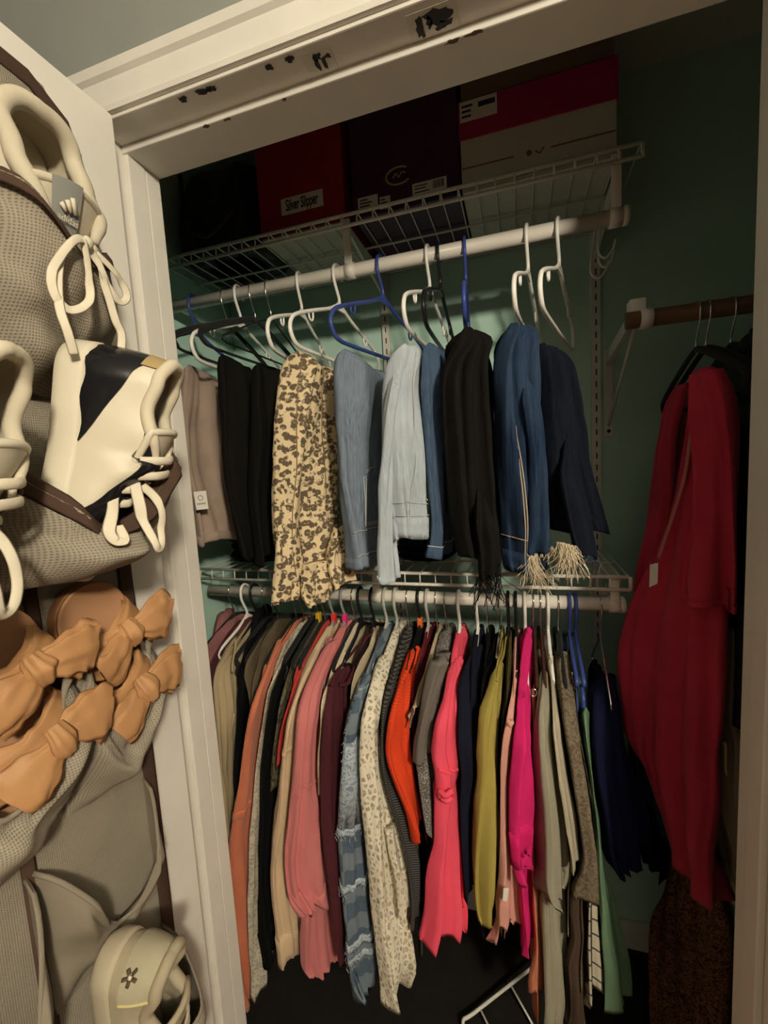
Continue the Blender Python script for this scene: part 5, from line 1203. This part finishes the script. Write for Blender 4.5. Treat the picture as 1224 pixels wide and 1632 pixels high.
# lowest sneaker
BE = c('beige_suede', (.40, .34, .24)); 
t_low, T, U, patch, tg = sneaker('beige sneaker with a stitched daisy in the lowest organizer pocket', (-.512, .354, .925), (-.04, .02, -1), (1, .18, -.03), BE, solid('beige_rubber', (.46, .40, .29), .6), BE, c('beige_lace', (.50, .44, .33)), BE, None, group=SG, rim_r=.008, S_=1.0)
t = t_low
patch('heel_counter', -.24, .24, .30, .90, c('sage_beige', (.42, .38, .27)), .0026)
G().tube([U(-.24 + .48 * k / 24, .90, .003) for k in range(25)] + [U(.24, .90 - .6 * k / 10, .003) for k in range(11)], .0016, 6).out('yellow_piping', c('pale_yellow_trim', (.60, .53, .26)), t)
G().tube([U(-.24, .90 - .6 * k / 10, .003) for k in range(11)], .0016, 6).out('yellow_piping', c('pale_yellow_trim', (.60, .53, .26)), t)
for k in range(5):
    an = 2 * pi * k / 5; sgn = .13
    p_ = U(sgn, .45, .004); e1 = (U(sgn + .03, .45, .004) - p_).normalized(); e2 = (U(sgn, .55, .004) - p_).normalized()
    G().tube([p_ + (e1 * cos(an) + e2 * sin(an)) * .003, p_ + (e1 * cos(an) + e2 * sin(an)) * .009], .0026, 6, flat=.5).out('daisy_petal', solid('dark_brown_thread', (.10, .07, .04), .8), t)
G().tube([p_, p_ + (e1.cross(e2)) * .002], .0022, 8).out('daisy_heart', LACE, t)

# ------------------------------------------------------------------ tan bow sandals
TAN = c('tan_faux_leather', (.46, .24, .105), rough=.55, spec=.3, wr=60, wrd=.002); TANF = solid('tan_footbed', (.44, .235, .125), .6, var=.08, bump=.1)
TANS = solid('tan_sandal_edge', (.36, .17, .075), .5)
def lump(pts, radii, flat, up, seed, amp=.12, n=28, sub=8):
    P = spline(pts, sub); m_ = len(P); rr = []
    for i in range(m_):
        x = i / (m_ - 1) * (len(radii) - 1); k = min(int(x), len(radii) - 2); rr.append(lerp(radii[k], radii[k + 1], x - k))
    g = G().tube(P, rr, n, flat=flat, up=up); rnd = random.Random(seed); o_ = Vector((rnd.uniform(0, 9),) * 3)
    V = []
    for i, v in enumerate(g.V):
        ring = min(i // n, m_ - 1); c_ = P[ring]; d_ = Vector(v) - c_
        V.append(c_ + d_ * (1 + amp * 1.6 * noise.noise(Vector(v) * 70 + o_) + amp * sin((i % n) * 2 * pi / n * 7 + ring * .12 + seed) + amp * .7 * sin((i % n) * 2 * pi / n * 3 - ring * .2 + seed * 2)))
    g.V = [tuple(v) for v in V]; return g
def sandal(label, O, ea, eb, seed, L=.245):
    O = Vector(O); ea = Vector(ea).normalized(); eb = Vector(eb); eb = (eb - ea * eb.dot(ea)).normalized(); ec = eb.cross(ea)
    T = lambda a, b, c_: O + ea * a + eb * b + ec * c_
    t = thing('bow_sandal', label, 'sandal', O + ea * L, 'tan sandals in the door organizer')
    def Wd(a):
        a = min(max(a, 0), L); w = curve1([(0, .044), (.09, .043), (.175, .050), (L, .046)], a)
        if a < .044: w *= math.sqrt(max(0, 1 - (1 - a / .044) ** 2))
        if a > L - .055: w *= math.sqrt(max(0, 1 - ((a - L + .055) / .055) ** 2))
        return w
    A_ = lambda s: L * sin(pi * abs(s) / 2) ** 2
    ss = [-1 + 2 * k / 64 for k in range(64)]
    def base(s, f=1.0): return A_(s), (1 if s >= 0 else -1) * Wd(A_(s)) * f
    def slab(name, prof, m):
        V = []; F = []; n = len(ss)
        for b, f in prof:
            for s in ss: a, c_ = base(s, f); V.append(T(a + (1 - f) * (.03 if abs(s) < .5 else -.03), b, c_))
        for j in range(len(prof) - 1):
            for i in range(n): F.append((j * n + i, j * n + (i + 1) % n, (j + 1) * n + (i + 1) % n, (j + 1) * n + i))
        F += [tuple(range(n)), tuple((len(prof) - 1) * n + i for i in range(n))]
        return mk(name, V, F, m, t)
    slab('sole', [(0, .97), (.002, 1.0), (.014, 1.0), (.018, .98)], TANS)
    slab('footbed', [(.0175, .97), (.023, .965), (.0225, .90), (.0205, .84)], TANF)
    for k, (a, sd) in enumerate(((.075, 1), (.150, 1))):
        w = Wd(a)
        P = [T(a + .020, .006, -w * 1.08), T(a + .018, .030, -w * .95), T(a + .010, .050, -w * .4), T(a - .002, .056, w * .15), T(a - .014, .048, w * .65), T(a - .022, .030, w * 1.0), T(a - .024, .006, w * 1.10)]
        lump(P, [.019, .025, .028, .020, .022, .025, .019], .26, eb, seed + k, .13).out('strap', TAN, t)
        K = T(a - .008, .058, w * .42)
        lump([K - ea * .016 + ec * -.004, K + eb * .006, K + ea * .016 + ec * .004], [.008, .013, .008], .8, eb, seed + 5 + k, .16).out('bow_knot', TAN, t)
        lump([K, K + ec * .020 - ea * .004 + eb * .004, K + ec * .044 - ea * .002, K + ec * .056 + ea * .002 - eb * .004], [.007, .021, .030, .027], .30, eb, seed + 8 + k, .14).out('bow_wing', TAN, t)
        lump([K, K - ec * .018 + ea * .014 + eb * .006, K - ec * .036 + ea * .028 + eb * .002, K - ec * .046 + ea * .034], [.007, .019, .027, .022], .30, eb, seed + 11 + k, .14).out('bow_wing', TAN, t)
    return t
san1 = sandal('tan slide sandal with two knotted bows in the column nearest the hinges', (-.535, .398, 1.376), (.03, .02, -1), (.95, -.15, .10), 3)
san2 = sandal('tan slide sandal with knotted bows beside its hinge side mate', (-.525, .280, 1.384), (.03, .02, -1), (.95, -.15, .10), 23)

# ------------------------------------------------------------------ the pockets drape over the shoes they hold
def field(objs, cell=.004, y0=.0, y1=.60, z0=.5, z1=2.1):
    ny, nz_ = int((y1 - y0) / cell) + 2, int((z1 - z0) / cell) + 2
    LO = np.full((ny, nz_), 9.0); HI = np.full((ny, nz_), -9.0)
    for ob in objs:
        A = co_get(ob); Sx = samples(ob, A)
        iy = np.round((Sx[:, 1] - y0) / cell).astype(int); iz = np.round((Sx[:, 2] - z0) / cell).astype(int)
        for dy in (-1, 0, 1):
            for dz in (-1, 0, 1):
                a_, b_ = np.clip(iy + dy, 0, ny - 1), np.clip(iz + dz, 0, nz_ - 1)
                np.minimum.at(LO, (a_, b_), Sx[:, 0]); np.maximum.at(HI, (a_, b_), Sx[:, 0])
    def q(A):
        iy = np.clip(np.round((A[:, 1] - y0) / cell).astype(int), 0, ny - 1); iz = np.clip(np.round((A[:, 2] - z0) / cell).astype(int), 0, nz_ - 1)
        return LO[iy, iz], HI[iy, iz]
    return q
LOOSE = ('lace_loop', 'lace_knot', 'bow_wing', 'bow_knot')
def solid_parts(t): return [o for o in parts_of(t) if not o.name.startswith(LOOSE + ('lace_bar', 'tongue', 'badge'))]
held = {(0, 0): t_top, (0, 1): cow1, (1, 1): cow2, (0, 2): san1, (1, 2): san2, (0, 4): t_low}
front_of = {(0, 0): [cow1, cow2], (1, 0): [cow2], (0, 3): [t_low], (0, 1): [], (1, 1): []}
ZF = lambda k: 1.462 if k == (1, 1) else 9.0       # that pocket's rim sags below the collar of its shoe
for key, (po, rb) in POCK.items():
    A = co_get(po); n = len(A) // 2; nu, nv = 34, 30
    need = np.zeros(n)
    if key in held:
        lo_, hi_ = field(solid_parts(held[key]))(A[:n]); need = np.where((hi_ > -5) & (A[:n, 2] < ZF(key)), np.maximum(hi_ + .0050 - A[:n, 0], 0), 0)
    N2 = need.reshape(nv, nu); Y = A[:n, 1].reshape(nv, nu); Z = A[:n, 2].reshape(nv, nu)
    for _ in range(40):
        for ax in (0, 1):
            d_ = np.sqrt(np.diff(Y, axis=ax) ** 2 + np.diff(Z, axis=ax) ** 2) * .7
            if ax == 0:
                N2[1:] = np.maximum(N2[1:], N2[:-1] - d_); N2[:-1] = np.maximum(N2[:-1], N2[1:] - d_)
            else:
                N2[:, 1:] = np.maximum(N2[:, 1:], N2[:, :-1] - d_); N2[:, :-1] = np.maximum(N2[:, :-1], N2[:, 1:] - d_)
    push = N2.ravel()
    for t in front_of.get(key, []):
        lo_, hi_ = field(solid_parts(t))(A[:n]); cut = np.where(hi_ > -5, np.minimum(lo_ - .004 - (A[:n, 0] + push), 0), 0)
        C2 = cut.reshape(nv, nu)
        for _ in range(40):
            for ax in (0, 1):
                d_ = np.sqrt(np.diff(Y, axis=ax) ** 2 + np.diff(Z, axis=ax) ** 2) * .7
                if ax == 0:
                    C2[1:] = np.minimum(C2[1:], C2[:-1] + d_); C2[:-1] = np.minimum(C2[:-1], C2[1:] + d_)
                else:
                    C2[:, 1:] = np.minimum(C2[:, 1:], C2[:, :-1] + d_); C2[:, :-1] = np.minimum(C2[:, :-1], C2[:, 1:] + d_)
        push = push + C2.ravel()
    A[:n, 0] = np.maximum(A[:n, 0] + push, OX + .0062); A[n:, 0] = A[:n, 0] - .0016
    co_set(po, A)
    R_ = co_get(rb); top = push[:nu]; ty = A[:nu, 1]
    R_[:, 0] += np.interp(R_[:, 1], ty, top); co_set(rb, R_)
PK = [p for k in POCK if k[0] < 2 for p in POCK[k]]
for t in (t_top, cow1, cow2, san1, san2):
    pq = field(PK)
    for ob in parts_of(t):
        if ob.name.startswith(LOOSE):
            A = co_get(ob); lo_, hi_ = pq(A); nd = np.clip(np.where(hi_ > -5, hi_ + .003 - A[:, 0], 0), 0, .075)
            if nd.max() > 0:
                D_ = np.linalg.norm(A[:, None] - A[None], axis=2); A[:, 0] += np.max(nd[None] - .45 * D_, axis=1).clip(0); co_set(ob, A)
